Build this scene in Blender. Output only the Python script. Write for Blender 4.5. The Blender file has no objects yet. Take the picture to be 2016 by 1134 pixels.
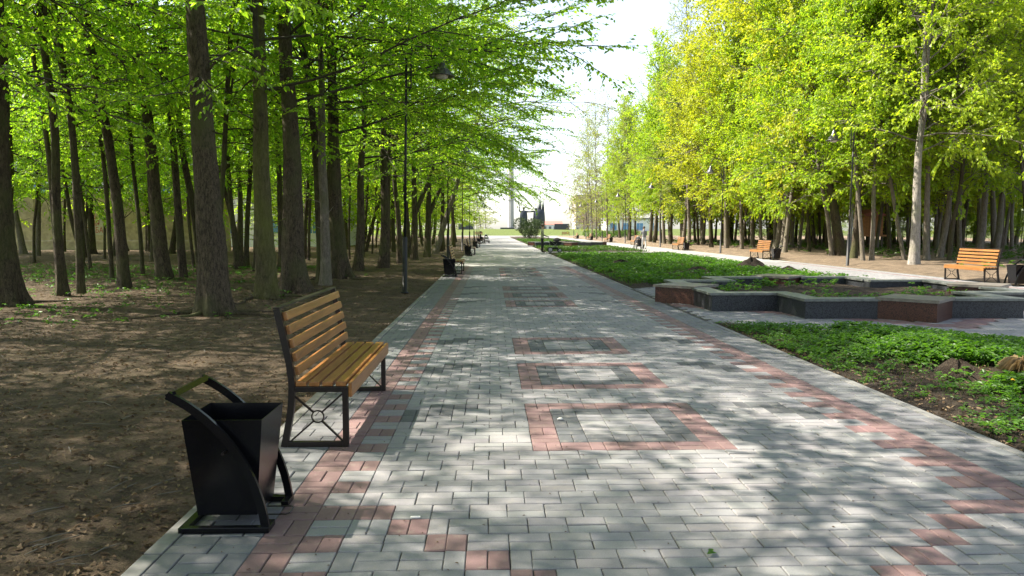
import bpy, bmesh, math, random
import numpy as np
from mathutils import Vector, Matrix, Euler

random.seed(7)
rng = np.random.default_rng(11)
SC = bpy.context.scene
COL = SC.collection
R = math.radians
PI = math.pi

# ------------------------------------------------------------------ camera, sky, sun, exposure
cam_d = bpy.data.cameras.new('camera')
cam = bpy.data.objects.new('camera', cam_d)
COL.objects.link(cam)
cam.location = (0, 0, 1.52)
cam.rotation_euler = (R(90 - 4.38), 0, R(-1.53))
cam_d.sensor_width = 36
cam_d.lens = 36 * 1500 / 2016
cam_d.clip_end = 3000
cam_d.clip_start = 0.05
SC.camera = cam

SUN_EL, SUN_AHEAD = 50.0, 14.0
w = bpy.data.worlds.new('World')
SC.world = w
w.use_nodes = True
nt = w.node_tree
sky = nt.nodes.new('ShaderNodeTexSky')
sky.sky_type = 'NISHITA'
sky.sun_disc = False
sky.sun_elevation = R(SUN_EL)
sky.sun_rotation = R(270 + SUN_AHEAD)
sky.air_density = 1.0
sky.dust_density = 1.2
sky.ozone_density = 1.0
bg = nt.nodes['Background']
haze_sat = nt.nodes.new('ShaderNodeHueSaturation')
haze_sat.inputs['Saturation'].default_value = 0.62
nt.links.new(sky.outputs[0], haze_sat.inputs['Color'])
nt.links.new(haze_sat.outputs[0], bg.inputs[0])
bg.inputs[1].default_value = 0.098

sd = bpy.data.lights.new('sun', 'SUN')
sd.energy = 5.0
sd.angle = R(0.55)
sd.color = (1.0, 0.92, 0.80)
sun = bpy.data.objects.new('sun', sd)
COL.objects.link(sun)
S = Vector((-math.cos(R(SUN_EL)) * math.cos(R(SUN_AHEAD)), math.cos(R(SUN_EL)) * math.sin(R(SUN_AHEAD)), math.sin(R(SUN_EL))))
sun.rotation_euler = S.to_track_quat('Z', 'Y').to_euler()
sun.location = (-30, 10, 40)

SC.view_settings.view_transform = 'Standard'
SC.view_settings.look = 'None'
SC.view_settings.gamma = 1
SC.view_settings.use_curve_mapping = False
SC.view_settings.exposure = 1.8
SC.render.engine = 'CYCLES'
SC.cycles.use_denoising = True
SC.cycles.max_bounces = 8
SC.cycles.diffuse_bounces = 4
SC.cycles.transmission_bounces = 5
SC.cycles.transparent_max_bounces = 4
SC.cycles.caustics_reflective = False
SC.cycles.caustics_refractive = False
SC.cycles.sample_clamp_indirect = 6

# ------------------------------------------------------------------ materials
def newmat(name):
    m = bpy.data.materials.new(name)
    m.use_nodes = True
    t = m.node_tree
    return m, t, t.nodes['Principled BSDF']

def N(t, kind, **kw):
    n = t.nodes.new(kind)
    for k, v in kw.items():
        if k.startswith('i_'):
            n.inputs[k[2:].replace('_', ' ')].default_value = v
        else:
            setattr(n, k, v)
    return n

def ramp(t, src, stops):
    r = t.nodes.new('ShaderNodeValToRGB')
    while len(r.color_ramp.elements) < len(stops):
        r.color_ramp.elements.new(0.5)
    for e, (p, c) in zip(r.color_ramp.elements, stops):
        e.position = p
        e.color = tuple(c) + (1,) if len(c) == 3 else c
    t.links.new(src, r.inputs[0])
    return r.outputs[0]

def mixc(t, fac, a, b, mode='MIX'):
    n = t.nodes.new('ShaderNodeMix')
    n.data_type = 'RGBA'
    n.blend_type = mode
    for sock, v in ((n.inputs[0], fac), (n.inputs[6], a), (n.inputs[7], b)):
        if hasattr(v, 'node'):
            t.links.new(v, sock)
        elif isinstance(v, (int, float)):
            sock.default_value = v
        else:
            sock.default_value = tuple(v) + (1,) if len(v) == 3 else v
    return n.outputs[2]

def noise(t, scale, detail=4, rough=0.6, vec=None, dist=0.0):
    n = N(t, 'ShaderNodeTexNoise')
    n.inputs['Scale'].default_value = scale
    n.inputs['Detail'].default_value = detail
    n.inputs['Roughness'].default_value = rough
    n.inputs['Distortion'].default_value = dist
    if vec is not None:
        t.links.new(vec, n.inputs['Vector'])
    return n.outputs['Fac']

def bump(t, b, h, strength=0.4, dist=0.02):
    n = N(t, 'ShaderNodeBump')
    n.inputs['Strength'].default_value = strength
    n.inputs['Distance'].default_value = dist
    t.links.new(h, n.inputs['Height'])
    t.links.new(n.outputs[0], b.inputs['Normal'])

def coord(t, kind='Object', scale=None):
    if kind == 'World':
        o = N(t, 'ShaderNodeNewGeometry').outputs['Position']
    else:
        o = N(t, 'ShaderNodeTexCoord').outputs[kind]
    if scale:
        m = N(t, 'ShaderNodeMapping')
        m.inputs['Scale'].default_value = scale
        t.links.new(o, m.inputs[0])
        o = m.outputs[0]
    return o

def plain(name, col, rough=0.6, metal=0.0, spec=0.5, var=0.15, sc=12, bmp=0.0):
    m, t, b = newmat(name)
    c = coord(t, 'Object')
    n = noise(t, sc, 5, 0.6, c)
    lo = [x * (1 - var) for x in col]
    hi = [min(1, x * (1 + var)) for x in col]
    t.links.new(ramp(t, n, [(0.3, lo), (0.7, hi)]), b.inputs['Base Color'])
    b.inputs['Roughness'].default_value = rough
    b.inputs['Metallic'].default_value = metal
    b.inputs['Specular IOR Level'].default_value = spec
    if bmp:
        bump(t, b, n, bmp, 0.01)
    return m

def mat_bark(name, dark, light, moss=None, mossamt=0.0, sc=1.0):
    m, t, b = newmat(name)
    c = coord(t, 'Object', (9 * sc, 9 * sc, 2.6 * sc))
    n1 = noise(t, 2.2, 8, 0.72, c, 0.6)
    n2 = noise(t, 9.0, 4, 0.6, c)
    c2 = coord(t, 'World')
    n3 = noise(t, 1.3, 3, 0.5, c2)
    base = ramp(t, n1, [(0.40, dark), (0.60, light)])
    col = mixc(t, 0.45, base, ramp(t, n2, [(0.35, dark), (0.7, light)]))
    if moss is not None:
        f = ramp(t, n3, [(0.5 - mossamt * 0.25, (0, 0, 0)), (0.72, (0.8, 0.8, 0.8))])
        col = mixc(t, f, col, moss)
    t.links.new(col, b.inputs['Base Color'])
    b.inputs['Roughness'].default_value = 0.9
    b.inputs['Specular IOR Level'].default_value = 0.2
    bump(t, b, n1, 1.0, 0.06)
    return m

def mat_leaf(name, lo, hi, tr_lo, tr_hi, tfac=0.5, rough=0.45, spec=0.35):
    m, t, b = newmat(name)
    a = N(t, 'ShaderNodeAttribute')
    a.attribute_name = 'tint'
    oi = N(t, 'ShaderNodeObjectInfo')
    ma = N(t, 'ShaderNodeMath')
    ma.operation = 'MULTIPLY_ADD'
    t.links.new(oi.outputs['Random'], ma.inputs[0])
    ma.inputs[1].default_value = 0.5
    t.links.new(a.outputs['Fac'], ma.inputs[2])
    sb_ = N(t, 'ShaderNodeMath')
    sb_.operation = 'SUBTRACT'
    t.links.new(ma.outputs[0], sb_.inputs[0])
    sb_.inputs[1].default_value = 0.25
    c1 = ramp(t, sb_.outputs[0], [(0.0, lo), (1.0, hi)])
    c2 = ramp(t, sb_.outputs[0], [(0.0, tr_lo), (1.0, tr_hi)])
    t.links.new(c1, b.inputs['Base Color'])
    b.inputs['Roughness'].default_value = rough
    b.inputs['Specular IOR Level'].default_value = spec
    tr = N(t, 'ShaderNodeBsdfTranslucent')
    t.links.new(c2, tr.inputs[0])
    mx = N(t, 'ShaderNodeMixShader')
    mx.inputs[0].default_value = tfac
    t.links.new(b.outputs[0], mx.inputs[1])
    t.links.new(tr.outputs[0], mx.inputs[2])
    t.links.new(mx.outputs[0], t.nodes['Material Output'].inputs[0])
    return m

def mat_paver(name):
    m, t, b = newmat(name)
    a = N(t, 'ShaderNodeAttribute')
    a.attribute_name = 'col'
    p = coord(t, 'World')
    n1 = noise(t, 1.4, 5, 0.6, p)
    n2 = noise(t, 160, 3, 0.7, p)
    n3 = noise(t, 14, 5, 0.7, p)
    col = mixc(t, 1.0, a.outputs['Color'], ramp(t, n1, [(0.3, (0.86, 0.86, 0.85)), (0.7, (1.06, 1.05, 1.03))]), 'MULTIPLY')
    col = mixc(t, 1.0, col, ramp(t, n2, [(0.3, (0.80, 0.80, 0.80)), (0.7, (1.1, 1.1, 1.1))]), 'MULTIPLY')
    col = mixc(t, ramp(t, n3, [(0.54, (0, 0, 0)), (0.80, (0.6, 0.6, 0.6))]), col, (0.26, 0.235, 0.19))
    n6 = noise(t, 4.3, 8, 0.8, p, 1.5)
    col = mixc(t, ramp(t, n6, [(0.60, (0, 0, 0)), (0.75, (0.5, 0.5, 0.5))]), col, (0.09, 0.085, 0.075))
    t.links.new(col, b.inputs['Base Color'])
    t.links.new(ramp(t, n3, [(0.3, (0.62,) * 3), (0.7, (0.85,) * 3)]), b.inputs['Roughness'])
    b.inputs['Specular IOR Level'].default_value = 0.35
    bump(t, b, n2, 0.25, 0.004)
    return m

def mat_far_paving(name):
    m, t, b = newmat(name)
    p = coord(t, 'World')
    br = N(t, 'ShaderNodeTexBrick')
    br.offset = 0.5
    t.links.new(p, br.inputs['Vector'])
    br.inputs['Scale'].default_value = 1.0
    br.inputs['Brick Width'].default_value = 0.204
    br.inputs['Row Height'].default_value = 0.102
    br.inputs['Mortar Size'].default_value = 0.003
    br.inputs['Color1'].default_value = (0.235, 0.232, 0.226, 1)
    br.inputs['Color2'].default_value = (0.27, 0.265, 0.255, 1)
    br.inputs['Mortar'].default_value = (0.2, 0.19, 0.17, 1)
    n1 = noise(t, 0.7, 6, 0.65, p)
    col = mixc(t, 1.0, br.outputs[0], ramp(t, n1, [(0.3, (0.85, 0.84, 0.83)), (0.7, (1.08, 1.06, 1.04))]), 'MULTIPLY')
    t.links.new(col, b.inputs['Base Color'])
    b.inputs['Roughness'].default_value = 0.8
    return m

def mat_soil(name, cols, litter, sc=1.0, green=None):
    m, t, b = newmat(name)
    p = coord(t, 'World')
    n1 = noise(t, 0.75 * sc, 8, 0.7, p, 0.5)
    n2 = noise(t, 9 * sc, 8, 0.75, p, 0.8)
    n3 = noise(t, 42 * sc, 4, 0.7, p, 1.2)
    c = mixc(t, 0.5, ramp(t, n1, [(0.3, cols[0]), (0.7, cols[1])]), ramp(t, n2, [(0.35, cols[0]), (0.5, cols[1]), (0.72, cols[2])]))
    c = mixc(t, ramp(t, n3, [(0.52, (0, 0, 0)), (0.68, (0.75,) * 3)]), c, litter)
    c = mixc(t, ramp(t, n3, [(0.30, (0.75,) * 3), (0.44, (0, 0, 0))]), c, tuple(x * 0.35 for x in cols[0]))
    n7 = noise(t, 2.3 * sc, 7, 0.75, p, 1.0)
    c = mixc(t, 1.0, c, ramp(t, n7, [(0.32, (0.55, 0.55, 0.56)), (0.62, (1.2, 1.18, 1.15))]), 'MULTIPLY')
    if green is not None:
        n4 = noise(t, 0.35, 5, 0.7, p)
        c = mixc(t, ramp(t, n4, [(0.52, (0, 0, 0)), (0.70, (0.55,) * 3)]), c, green)
    t.links.new(c, b.inputs['Base Color'])
    b.inputs['Roughness'].default_value = 0.95
    b.inputs['Specular IOR Level'].default_value = 0.15
    ad = N(t, 'ShaderNodeMath')
    ad.operation = 'ADD'
    t.links.new(n2, ad.inputs[0])
    t.links.new(n3, ad.inputs[1])
    bump(t, b, ad.outputs[0], 1.0, 0.09)
    return m

def mat_granite(name, base, sp1, sp2, rough=0.35):
    m, t, b = newmat(name)
    p = coord(t, 'World')
    v = N(t, 'ShaderNodeTexVoronoi')
    v.inputs['Scale'].default_value = 70
    t.links.new(p, v.inputs['Vector'])
    n = noise(t, 55, 4, 0.8, p)
    c = mixc(t, ramp(t, n, [(0.42, (0, 0, 0)), (0.62, (0.9,) * 3)]), base, sp1)
    sep = N(t, 'ShaderNodeSeparateColor')
    t.links.new(v.outputs['Color'], sep.inputs[0])
    c = mixc(t, ramp(t, sep.outputs[0], [(0.72, (0, 0, 0)), (0.86, (0.8,) * 3)]), c, sp2)
    n5 = noise(t, 2.5, 5, 0.6, p)
    c = mixc(t, 1.0, c, ramp(t, n5, [(0.3, (0.8,) * 3), (0.7, (1.1,) * 3)]), 'MULTIPLY')
    t.links.new(c, b.inputs['Base Color'])
    b.inputs['Roughness'].default_value = rough
    b.inputs['Specular IOR Level'].default_value = 0.3
    return m

def mat_wood(name):
    m, t, b = newmat(name)
    oi = N(t, 'ShaderNodeObjectInfo')
    p = coord(t, 'Object', (14, 1.1, 14))
    ad = N(t, 'ShaderNodeVectorMath')
    t.links.new(p, ad.inputs[0])
    t.links.new(oi.outputs['Random'], ad.inputs[1])
    n1 = noise(t, 2.2, 6, 0.65, ad.outputs[0], 1.2)
    n2 = noise(t, 0.9, 3, 0.5, ad.outputs[0])
    c = ramp(t, n1, [(0.3, (0.17, 0.072, 0.022)), (0.55, (0.28, 0.125, 0.038)), (0.75, (0.36, 0.17, 0.055))])
    c = mixc(t, 1.0, c, ramp(t, n2, [(0.3, (0.8, 0.78, 0.75)), (0.7, (1.1, 1.08, 1.05))]), 'MULTIPLY')
    t.links.new(c, b.inputs['Base Color'])
    b.inputs['Roughness'].default_value = 0.38
    b.inputs['Coat Weight'].default_value = 0.08
    b.inputs['Specular IOR Level'].default_value = 0.35
    b.inputs['Coat Roughness'].default_value = 0.25
    bump(t, b, n1, 0.15, 0.004)
    return m

M = {}
M['paver'] = mat_paver('paver_concrete')
M['joint'] = plain('joint_sand', (0.045, 0.041, 0.035), 0.95, var=0.4, sc=30)
M['far_paving'] = mat_far_paving('far_paving')
M['kerb'] = plain('kerb_concrete', (0.14, 0.138, 0.130), 0.85, var=0.3, sc=9, bmp=0.3)
M['floor_left'] = mat_soil('wood_floor_soil', [(0.092, 0.067, 0.045), (0.158, 0.117, 0.080), (0.245, 0.19, 0.132)], (0.25, 0.19, 0.13), green=(0.062, 0.066, 0.028))
M['floor_right'] = mat_soil('sandy_soil', [(0.17, 0.125, 0.085), (0.26, 0.20, 0.14), (0.34, 0.27, 0.20)], (0.36, 0.29, 0.21))
M['soil'] = mat_soil('garden_soil', [(0.042, 0.033, 0.025), (0.078, 0.060, 0.044), (0.135, 0.108, 0.082)], (0.17, 0.138, 0.10))
M['soil_dark'] = mat_soil('molehill_soil', [(0.03, 0.024, 0.018), (0.05, 0.04, 0.03), (0.08, 0.065, 0.05)], (0.1, 0.08, 0.06))
M['ground'] = mat_soil('far_ground', [(0.06, 0.075, 0.03), (0.09, 0.11, 0.035), (0.13, 0.14, 0.05)], (0.11, 0.14, 0.04))
M['lawn'] = mat_soil('mown_lawn', [(0.075, 0.11, 0.03), (0.12, 0.155, 0.04), (0.18, 0.20, 0.065)], (0.17, 0.19, 0.07))
M['bark'] = mat_bark('bark_brown', (0.016, 0.012, 0.009), (0.120, 0.092, 0.062), (0.075, 0.082, 0.028), 0.25)
M['bark_rough'] = mat_bark('bark_rough', (0.014, 0.011, 0.008), (0.150, 0.115, 0.080), (0.09, 0.092, 0.04), 0.05, 1.7)
M['bark_moss'] = mat_bark('bark_mossy', (0.022, 0.018, 0.010), (0.140, 0.115, 0.07), (0.13, 0.135, 0.035), 0.7)
M['bark_grey'] = mat_bark('bark_grey', (0.085, 0.07, 0.055), (0.25, 0.215, 0.175), (0.13, 0.13, 0.07), 0.0)
M['bark_pale'] = mat_bark('bark_pale', (0.16, 0.14, 0.12), (0.42, 0.38, 0.33), (0.25, 0.24, 0.17), -0.3)
M['birch'] = mat_bark('bark_birch', (0.10, 0.09, 0.08), (0.68, 0.66, 0.62), None, 0, 0.7)
M['twig'] = plain('twig_bark', (0.045, 0.036, 0.026), 0.9, var=0.3)
M['twig_grey'] = plain('twig_bark_grey', (0.11, 0.095, 0.075), 0.9, var=0.3)
M['leaf_left'] = mat_leaf('leaf_hornbeam', (0.075, 0.15, 0.016), (0.14, 0.22, 0.025), (0.33, 0.66, 0.02), (0.58, 0.84, 0.035), 0.57)
M['leaf_mid'] = mat_leaf('leaf_far_hornbeam', (0.10, 0.17, 0.016), (0.17, 0.23, 0.025), (0.44, 0.72, 0.02), (0.66, 0.85, 0.035), 0.57)
M['leaf_right'] = mat_leaf('leaf_maple', (0.15, 0.25, 0.016), (0.30, 0.37, 0.025), (0.38, 0.64, 0.015), (0.62, 0.76, 0.025), 0.5)
M['leaf_yellow'] = mat_leaf('leaf_maple_bloom', (0.25, 0.31, 0.018), (0.42, 0.43, 0.025), (0.48, 0.62, 0.015), (0.68, 0.70, 0.02), 0.45)
M['leaf_olive'] = mat_leaf('leaf_bud', (0.15, 0.20, 0.03), (0.27, 0.30, 0.05), (0.34, 0.45, 0.035), (0.50, 0.54, 0.06), 0.45)
M['leaf_pink'] = mat_leaf('leaf_bare_bud', (0.22, 0.17, 0.11), (0.32, 0.25, 0.17), (0.2, 0.16, 0.1), (0.3, 0.24, 0.15), 0.3)
M['needle'] = mat_leaf('evergreen_needles', (0.025, 0.05, 0.015), (0.08, 0.105, 0.035), (0.03, 0.07, 0.01), (0.08, 0.12, 0.03), 0.2)
M['herb'] = mat_leaf('herb_leaf', (0.026, 0.075, 0.010), (0.075, 0.155, 0.018), (0.08, 0.25, 0.010), (0.18, 0.38, 0.02), 0.42)
M['grass'] = mat_leaf('grass_blade', (0.03, 0.075, 0.010), (0.095, 0.155, 0.022), (0.07, 0.2, 0.010), (0.18, 0.32, 0.02), 0.38)
M['dead_leaf'] = mat_leaf('dead_leaf', (0.085, 0.055, 0.03), (0.30, 0.22, 0.14), (0.08, 0.05, 0.02), (0.2, 0.13, 0.06), 0.2, 0.8, 0.2)
M['straw'] = mat_leaf('dry_grass', (0.24, 0.17, 0.08), (0.40, 0.31, 0.17), (0.2, 0.14, 0.06), (0.3, 0.22, 0.11), 0.3, 0.8)
M['yellow'] = plain('dandelion_yellow', (0.75, 0.52, 0.02), 0.7)
M['wood'] = mat_wood('varnished_wood')
M['metal'] = plain('brown_black_steel', (0.014, 0.010, 0.008), 0.38, 0.0, 0.35, 0.3, 30)
M['metal_brown'] = plain('rusty_brown_steel', (0.10, 0.055, 0.028), 0.5, 0.0, 0.5, 0.3, 30)
M['bin'] = plain('black_gloss_paint', (0.004, 0.004, 0.005), 0.22, 0.0, 0.3, 0.3, 8)
M['lamp'] = plain('dark_lamp_paint', (0.011, 0.010, 0.010), 0.5, 0.0, 0.35, 0.2, 10)
M['lamp_grey'] = plain('grey_lamp_shade', (0.06, 0.058, 0.06), 0.28, 0.3, 0.6, 0.2, 10)
M['lampglass'] = plain('lamp_glass', (0.65, 0.64, 0.6), 0.15, 0.0, 0.6, 0.05)
M['granite_red'] = mat_granite('granite_red', (0.048, 0.019, 0.014), (0.115, 0.048, 0.032), (0.012, 0.008, 0.007), 0.4)
M['granite_grey'] = mat_granite('granite_grey', (0.022, 0.025, 0.030), (0.062, 0.065, 0.072), (0.008, 0.008, 0.010), 0.4)
M['granite_pale'] = mat_granite('granite_sawn', (0.30, 0.295, 0.28), (0.38, 0.37, 0.35), (0.16, 0.155, 0.15), 0.6)
M['slab'] = plain('cap_slab', (0.120, 0.128, 0.118), 0.5, 0.0, 0.5, 0.35, 14, 0.1)
M['slab_red'] = plain('cap_slab_red', (0.130, 0.115, 0.098), 0.5, 0.0, 0.5, 0.3, 14, 0.1)
M['concrete'] = plain('old_concrete', (0.37, 0.315, 0.205), 0.9, var=0.3, sc=3, bmp=0.4)
M['render_white'] = plain('white_render', (0.72, 0.72, 0.70), 0.8, var=0.06, sc=2)
M['render_beige'] = plain('beige_render', (0.58, 0.49, 0.43), 0.85, var=0.08, sc=2)
M['roof_red'] = plain('red_roof', (0.42, 0.14, 0.11), 0.7, var=0.2, sc=3)
M['roof_grey'] = plain('grey_roof', (0.24, 0.24, 0.25), 0.7, var=0.15, sc=3)
M['glass'] = plain('window_glass', (0.05, 0.08, 0.12), 0.08, 0.0, 0.8, 0.2)
M['glass_blue'] = plain('blue_window_glass', (0.08, 0.24, 0.45), 0.1, 0.0, 0.8, 0.2)
M['stone'] = plain('column_stone', (0.42, 0.40, 0.40), 0.75, var=0.12, sc=1.2)
M['bronze'] = plain('dark_bronze', (0.035, 0.042, 0.052), 0.45, 0.4, 0.5, 0.35, 2)
M['slate'] = plain('dark_slate_wall', (0.045, 0.05, 0.06), 0.4, 0, 0.5, 0.25, 3)
M['hutwood'] = plain('orange_planks', (0.46, 0.20, 0.075), 0.7, var=0.25, sc=6)
M['red_paint'] = plain('red_spray_paint', (0.36, 0.035, 0.022), 0.7, var=0.2)
M['whitewash'] = plain('white_paint_patch', (0.42, 0.40, 0.31), 0.85, var=0.2, sc=4)
M['skin'] = plain('skin', (0.52, 0.32, 0.24), 0.55, var=0.05)
M['hair'] = plain('dark_hair', (0.05, 0.03, 0.02), 0.6)
M['black_cloth'] = plain('black_cloth', (0.014, 0.014, 0.017), 0.85)
M['olive_cloth'] = plain('pale_olive_cloth', (0.33, 0.32, 0.24), 0.85)
M['grey_cloth'] = plain('grey_cloth', (0.15, 0.15, 0.165), 0.85)
M['light_cloth'] = plain('light_trousers', (0.48, 0.48, 0.49), 0.85)
M['grey_fabric'] = plain('grey_fabric', (0.42, 0.42, 0.44), 0.8)
M['rubber'] = plain('black_rubber', (0.012, 0.012, 0.012), 0.7)
M['chrome'] = plain('grey_tube', (0.3, 0.3, 0.31), 0.3, 0.8)
M['blue_paint'] = plain('blue_paint', (0.10, 0.22, 0.45), 0.3)
M['pebble'] = plain('pale_pebble', (0.6, 0.58, 0.54), 0.8)

# ------------------------------------------------------------------ mesh helpers
def link(o, parent=None):
    COL.objects.link(o)
    if parent is not None:
        o.parent = parent
    return o

def np_mesh(name, verts, quads=None, tris=None, mats=(), tint=None, tint_name='tint', smooth=False, col=None):
    me = bpy.data.meshes.new(name)
    verts = np.asarray(verts, dtype=np.float32)
    me.vertices.add(len(verts))
    me.vertices.foreach_set('co', verts.ravel())
    q = np.zeros((0, 4), np.int32) if quads is None or len(quads) == 0 else np.asarray(quads, np.int32)
    tr = np.zeros((0, 3), np.int32) if tris is None or len(tris) == 0 else np.asarray(tris, np.int32)
    loops = np.concatenate([q.ravel(), tr.ravel()])
    starts = np.concatenate([np.arange(len(q)) * 4, len(q) * 4 + np.arange(len(tr)) * 3]).astype(np.int32)
    me.loops.add(len(loops))
    me.loops.foreach_set('vertex_index', loops)
    me.polygons.add(len(starts))
    me.polygons.foreach_set('loop_start', starts)
    me.update(calc_edges=True)
    if tint is not None:
        a = me.attributes.new(tint_name, 'FLOAT', 'FACE')
        a.data.foreach_set('value', np.asarray(tint, np.float32))
    if col is not None:
        a = me.attributes.new('col', 'FLOAT_COLOR', 'FACE')
        a.data.foreach_set('color', np.asarray(col, np.float32).ravel())
    me.polygons.foreach_set('use_smooth', np.full(len(starts), smooth))
    for mm in mats:
        me.materials.append(mm)
    return me

def obj(name, me, parent=None, loc=None, rot=None, scale=None):
    o = bpy.data.objects.new(name, me)
    link(o, parent)
    if loc is not None: o.location = loc
    if rot is not None: o.rotation_euler = rot
    if scale is not None: o.scale = scale
    return o

def tag(o, label=None, cat=None, group=None, kind=None):
    if label: o['label'] = label
    if cat: o['category'] = cat
    if group: o['group'] = group
    if kind: o['kind'] = kind
    return o

def thing(name, loc, label, cat, group=None, rz=0):
    o = bpy.data.objects.new(name, None)
    o.empty_display_size = 0.2
    link(o)
    o.location = loc
    o.rotation_euler = (0, 0, rz)
    return tag(o, label, cat, group)

class MB:
    """collects boxes, bars, tubes and lathes into one mesh"""
    def __init__(s):
        s.v, s.q, s.t = [], [], []
    def add(s, vs, qs=(), ts=()):
        n = len(s.v)
        s.v += [tuple(v) for v in vs]
        s.q += [tuple(i + n for i in f) for f in qs]
        s.t += [tuple(i + n for i in f) for f in ts]
    def hexa(s, p):
        s.add(p, [(0, 3, 2, 1), (4, 5, 6, 7), (0, 1, 5, 4), (1, 2, 6, 5), (2, 3, 7, 6), (3, 0, 4, 7)])
    def box(s, x0, x1, y0, y1, z0, z1, bev=0.0):
        if bev <= 0:
            s.hexa([(x0, y0, z0), (x1, y0, z0), (x1, y1, z0), (x0, y1, z0), (x0, y0, z1), (x1, y0, z1), (x1, y1, z1), (x0, y1, z1)])
            return
        bm = bmesh.new()
        r = bmesh.ops.create_cube(bm, size=1)
        for v in r['verts']:
            v.co = Vector((x0 + (v.co.x + .5) * (x1 - x0), y0 + (v.co.y + .5) * (y1 - y0), z0 + (v.co.z + .5) * (z1 - z0)))
        bmesh.ops.bevel(bm, geom=bm.edges[:], offset=bev, segments=2, profile=0.6, affect='EDGES')
        bm.verts.index_update()
        s.add([v.co for v in bm.verts], [[v.index for v in f.verts] for f in bm.faces if len(f.verts) == 4], [[v.index for v in f.verts] for f in bm.faces if len(f.verts) == 3])
        bm.free()
    def bar(s, a, b, w, h, up=(0, 0, 1)):
        a, b = Vector(a), Vector(b)
        d = (b - a).normalized()
        u = Vector(up)
        sd_ = d.cross(u)
        if sd_.length < 1e-4:
            sd_ = d.cross(Vector((1, 0, 0)))
        sd_.normalize()
        u = sd_.cross(d)
        o = [(-1, -1), (1, -1), (1, 1), (-1, 1)]
        s.hexa([a + sd_ * i * w / 2 + u * j * h / 2 for i, j in o] + [b + sd_ * i * w / 2 + u * j * h / 2 for i, j in o])
    def strip(s, pts, w, h, side):
        """a square tube following points that lie in a plane whose normal is side"""
        side = Vector(side).normalized()
        pts = [Vector(p) for p in pts]
        n = len(pts)
        rings = []
        for i in range(n):
            d = (pts[min(i + 1, n - 1)] - pts[max(i - 1, 0)]).normalized()
            u = side.cross(d)
            rings.append([pts[i] + side * a * w / 2 + u * b * h / 2 for a, b in ((-1, -1), (1, -1), (1, 1), (-1, 1))])
        vs = [p for r_ in rings for p in r_]
        qs = [(0, 1, 2, 3), tuple(4 * (n - 1) + k for k in (3, 2, 1, 0))]
        for i in range(n - 1):
            for k in range(4):
                qs.append((4 * i + k, 4 * i + 4 + k, 4 * i + 4 + (k + 1) % 4, 4 * i + (k + 1) % 4))
        s.add(vs, qs)
    def tube(s, pts, rad, sides=8, cap=True):
        pts = [Vector(p) for p in pts]
        n = len(pts)
        if isinstance(rad, (int, float)):
            rad = [rad] * n
        vs, qs, ts = [], [], []
        prev = None
        for i in range(n):
            d = (pts[min(i + 1, n - 1)] - pts[max(i - 1, 0)]).normalized()
            if prev is None:
                a = d.cross(Vector((0.3, 1, 0.2)))
                if a.length < 1e-3: a = d.cross(Vector((1, 0, 0)))
            else:
                a = prev - d * prev.dot(d)
            a.normalize()
            prev = a
            b = d.cross(a)
            for k in range(sides):
                th = 2 * PI * k / sides
                vs.append(pts[i] + (a * math.cos(th) + b * math.sin(th)) * rad[i])
        for i in range(n - 1):
            for k in range(sides):
                qs.append((i * sides + k, i * sides + (k + 1) % sides, (i + 1) * sides + (k + 1) % sides, (i + 1) * sides + k))
        if cap:
            for i, fl in ((0, True), (n - 1, False)):
                vs.append(pts[i])
                c = len(vs) - 1
                for k in range(sides):
                    f = (c, i * sides + (k + 1) % sides, i * sides + k)
                    ts.append(f if fl else f[::-1])
        s.add(vs, qs, ts)
    def lathe(s, prof, c=(0, 0, 0), sides=20):
        vs, qs = [], []
        for r_, z in prof:
            for k in range(sides):
                th = 2 * PI * k / sides
                vs.append((c[0] + r_ * math.cos(th), c[1] + r_ * math.sin(th), c[2] + z))
        for i in range(len(prof) - 1):
            for k in range(sides):
                qs.append((i * sides + k, i * sides + (k + 1) % sides, (i + 1) * sides + (k + 1) % sides, (i + 1) * sides + k))
        s.add(vs, qs)
    def mesh(s, name, mat, smooth=False):
        return np_mesh(name, s.v, s.q, s.t, [mat], smooth=smooth)
    def build(s, name, mat, parent=None, smooth=False, **kw):
        return obj(name, s.mesh(name, mat, smooth), parent, **kw)

def copy_tree(o, parent=None):
    c = o.copy()
    link(c, parent)
    for ch in o.children:
        copy_tree(ch, c)
    return c

def smooth_noise(x, y, s=1.0, seed=0):
    v = 0
    for k in range(5):
        a = 1.7 * k + seed * 0.91
        f = s * (1.0 + 0.83 * k)
        v = v + np.sin(f * (x * math.cos(a) + y * math.sin(a)) + 2.1 * k + seed) / (1 + 0.7 * k) * np.cos(f * 0.71 * (x * math.sin(a + .4) - y * math.cos(a + .4)) + seed * 1.3 + k)
    return v / 2.2

# ------------------------------------------------------------------ layout constants (metres)
U = 0.204
CX = 1.0
PX0, PX1 = CX - 12.5 * U, CX + 12.5 * U      # main path paving
KW = 0.09
RP0, RP1 = 10.95, 14.25                      # right-hand footpath
PLC = (7.25, 15.95)                          # star planter centre
PLR = 7.05                                   # plaza half diagonal

def in_plaza(x, y, c=PLC, r=PLR):
    return np.abs(x - c[0]) + np.abs(y - c[1]) < r
PLC2 = (7.25, 73.0)

# ------------------------------------------------------------------ ground sheets
def sheet(name, x0, x1, y0, y1, z, mat, kind='structure'):
    me = np_mesh(name, [(x0, y0, z), (x1, y0, z), (x1, y1, z), (x0, y1, z)], [(0, 1, 2, 3)], None, [mat])
    return tag(obj(name, me), kind=kind)

sheet('ground', -900, 900, -60, 1500, -0.45, M['ground'])

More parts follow.
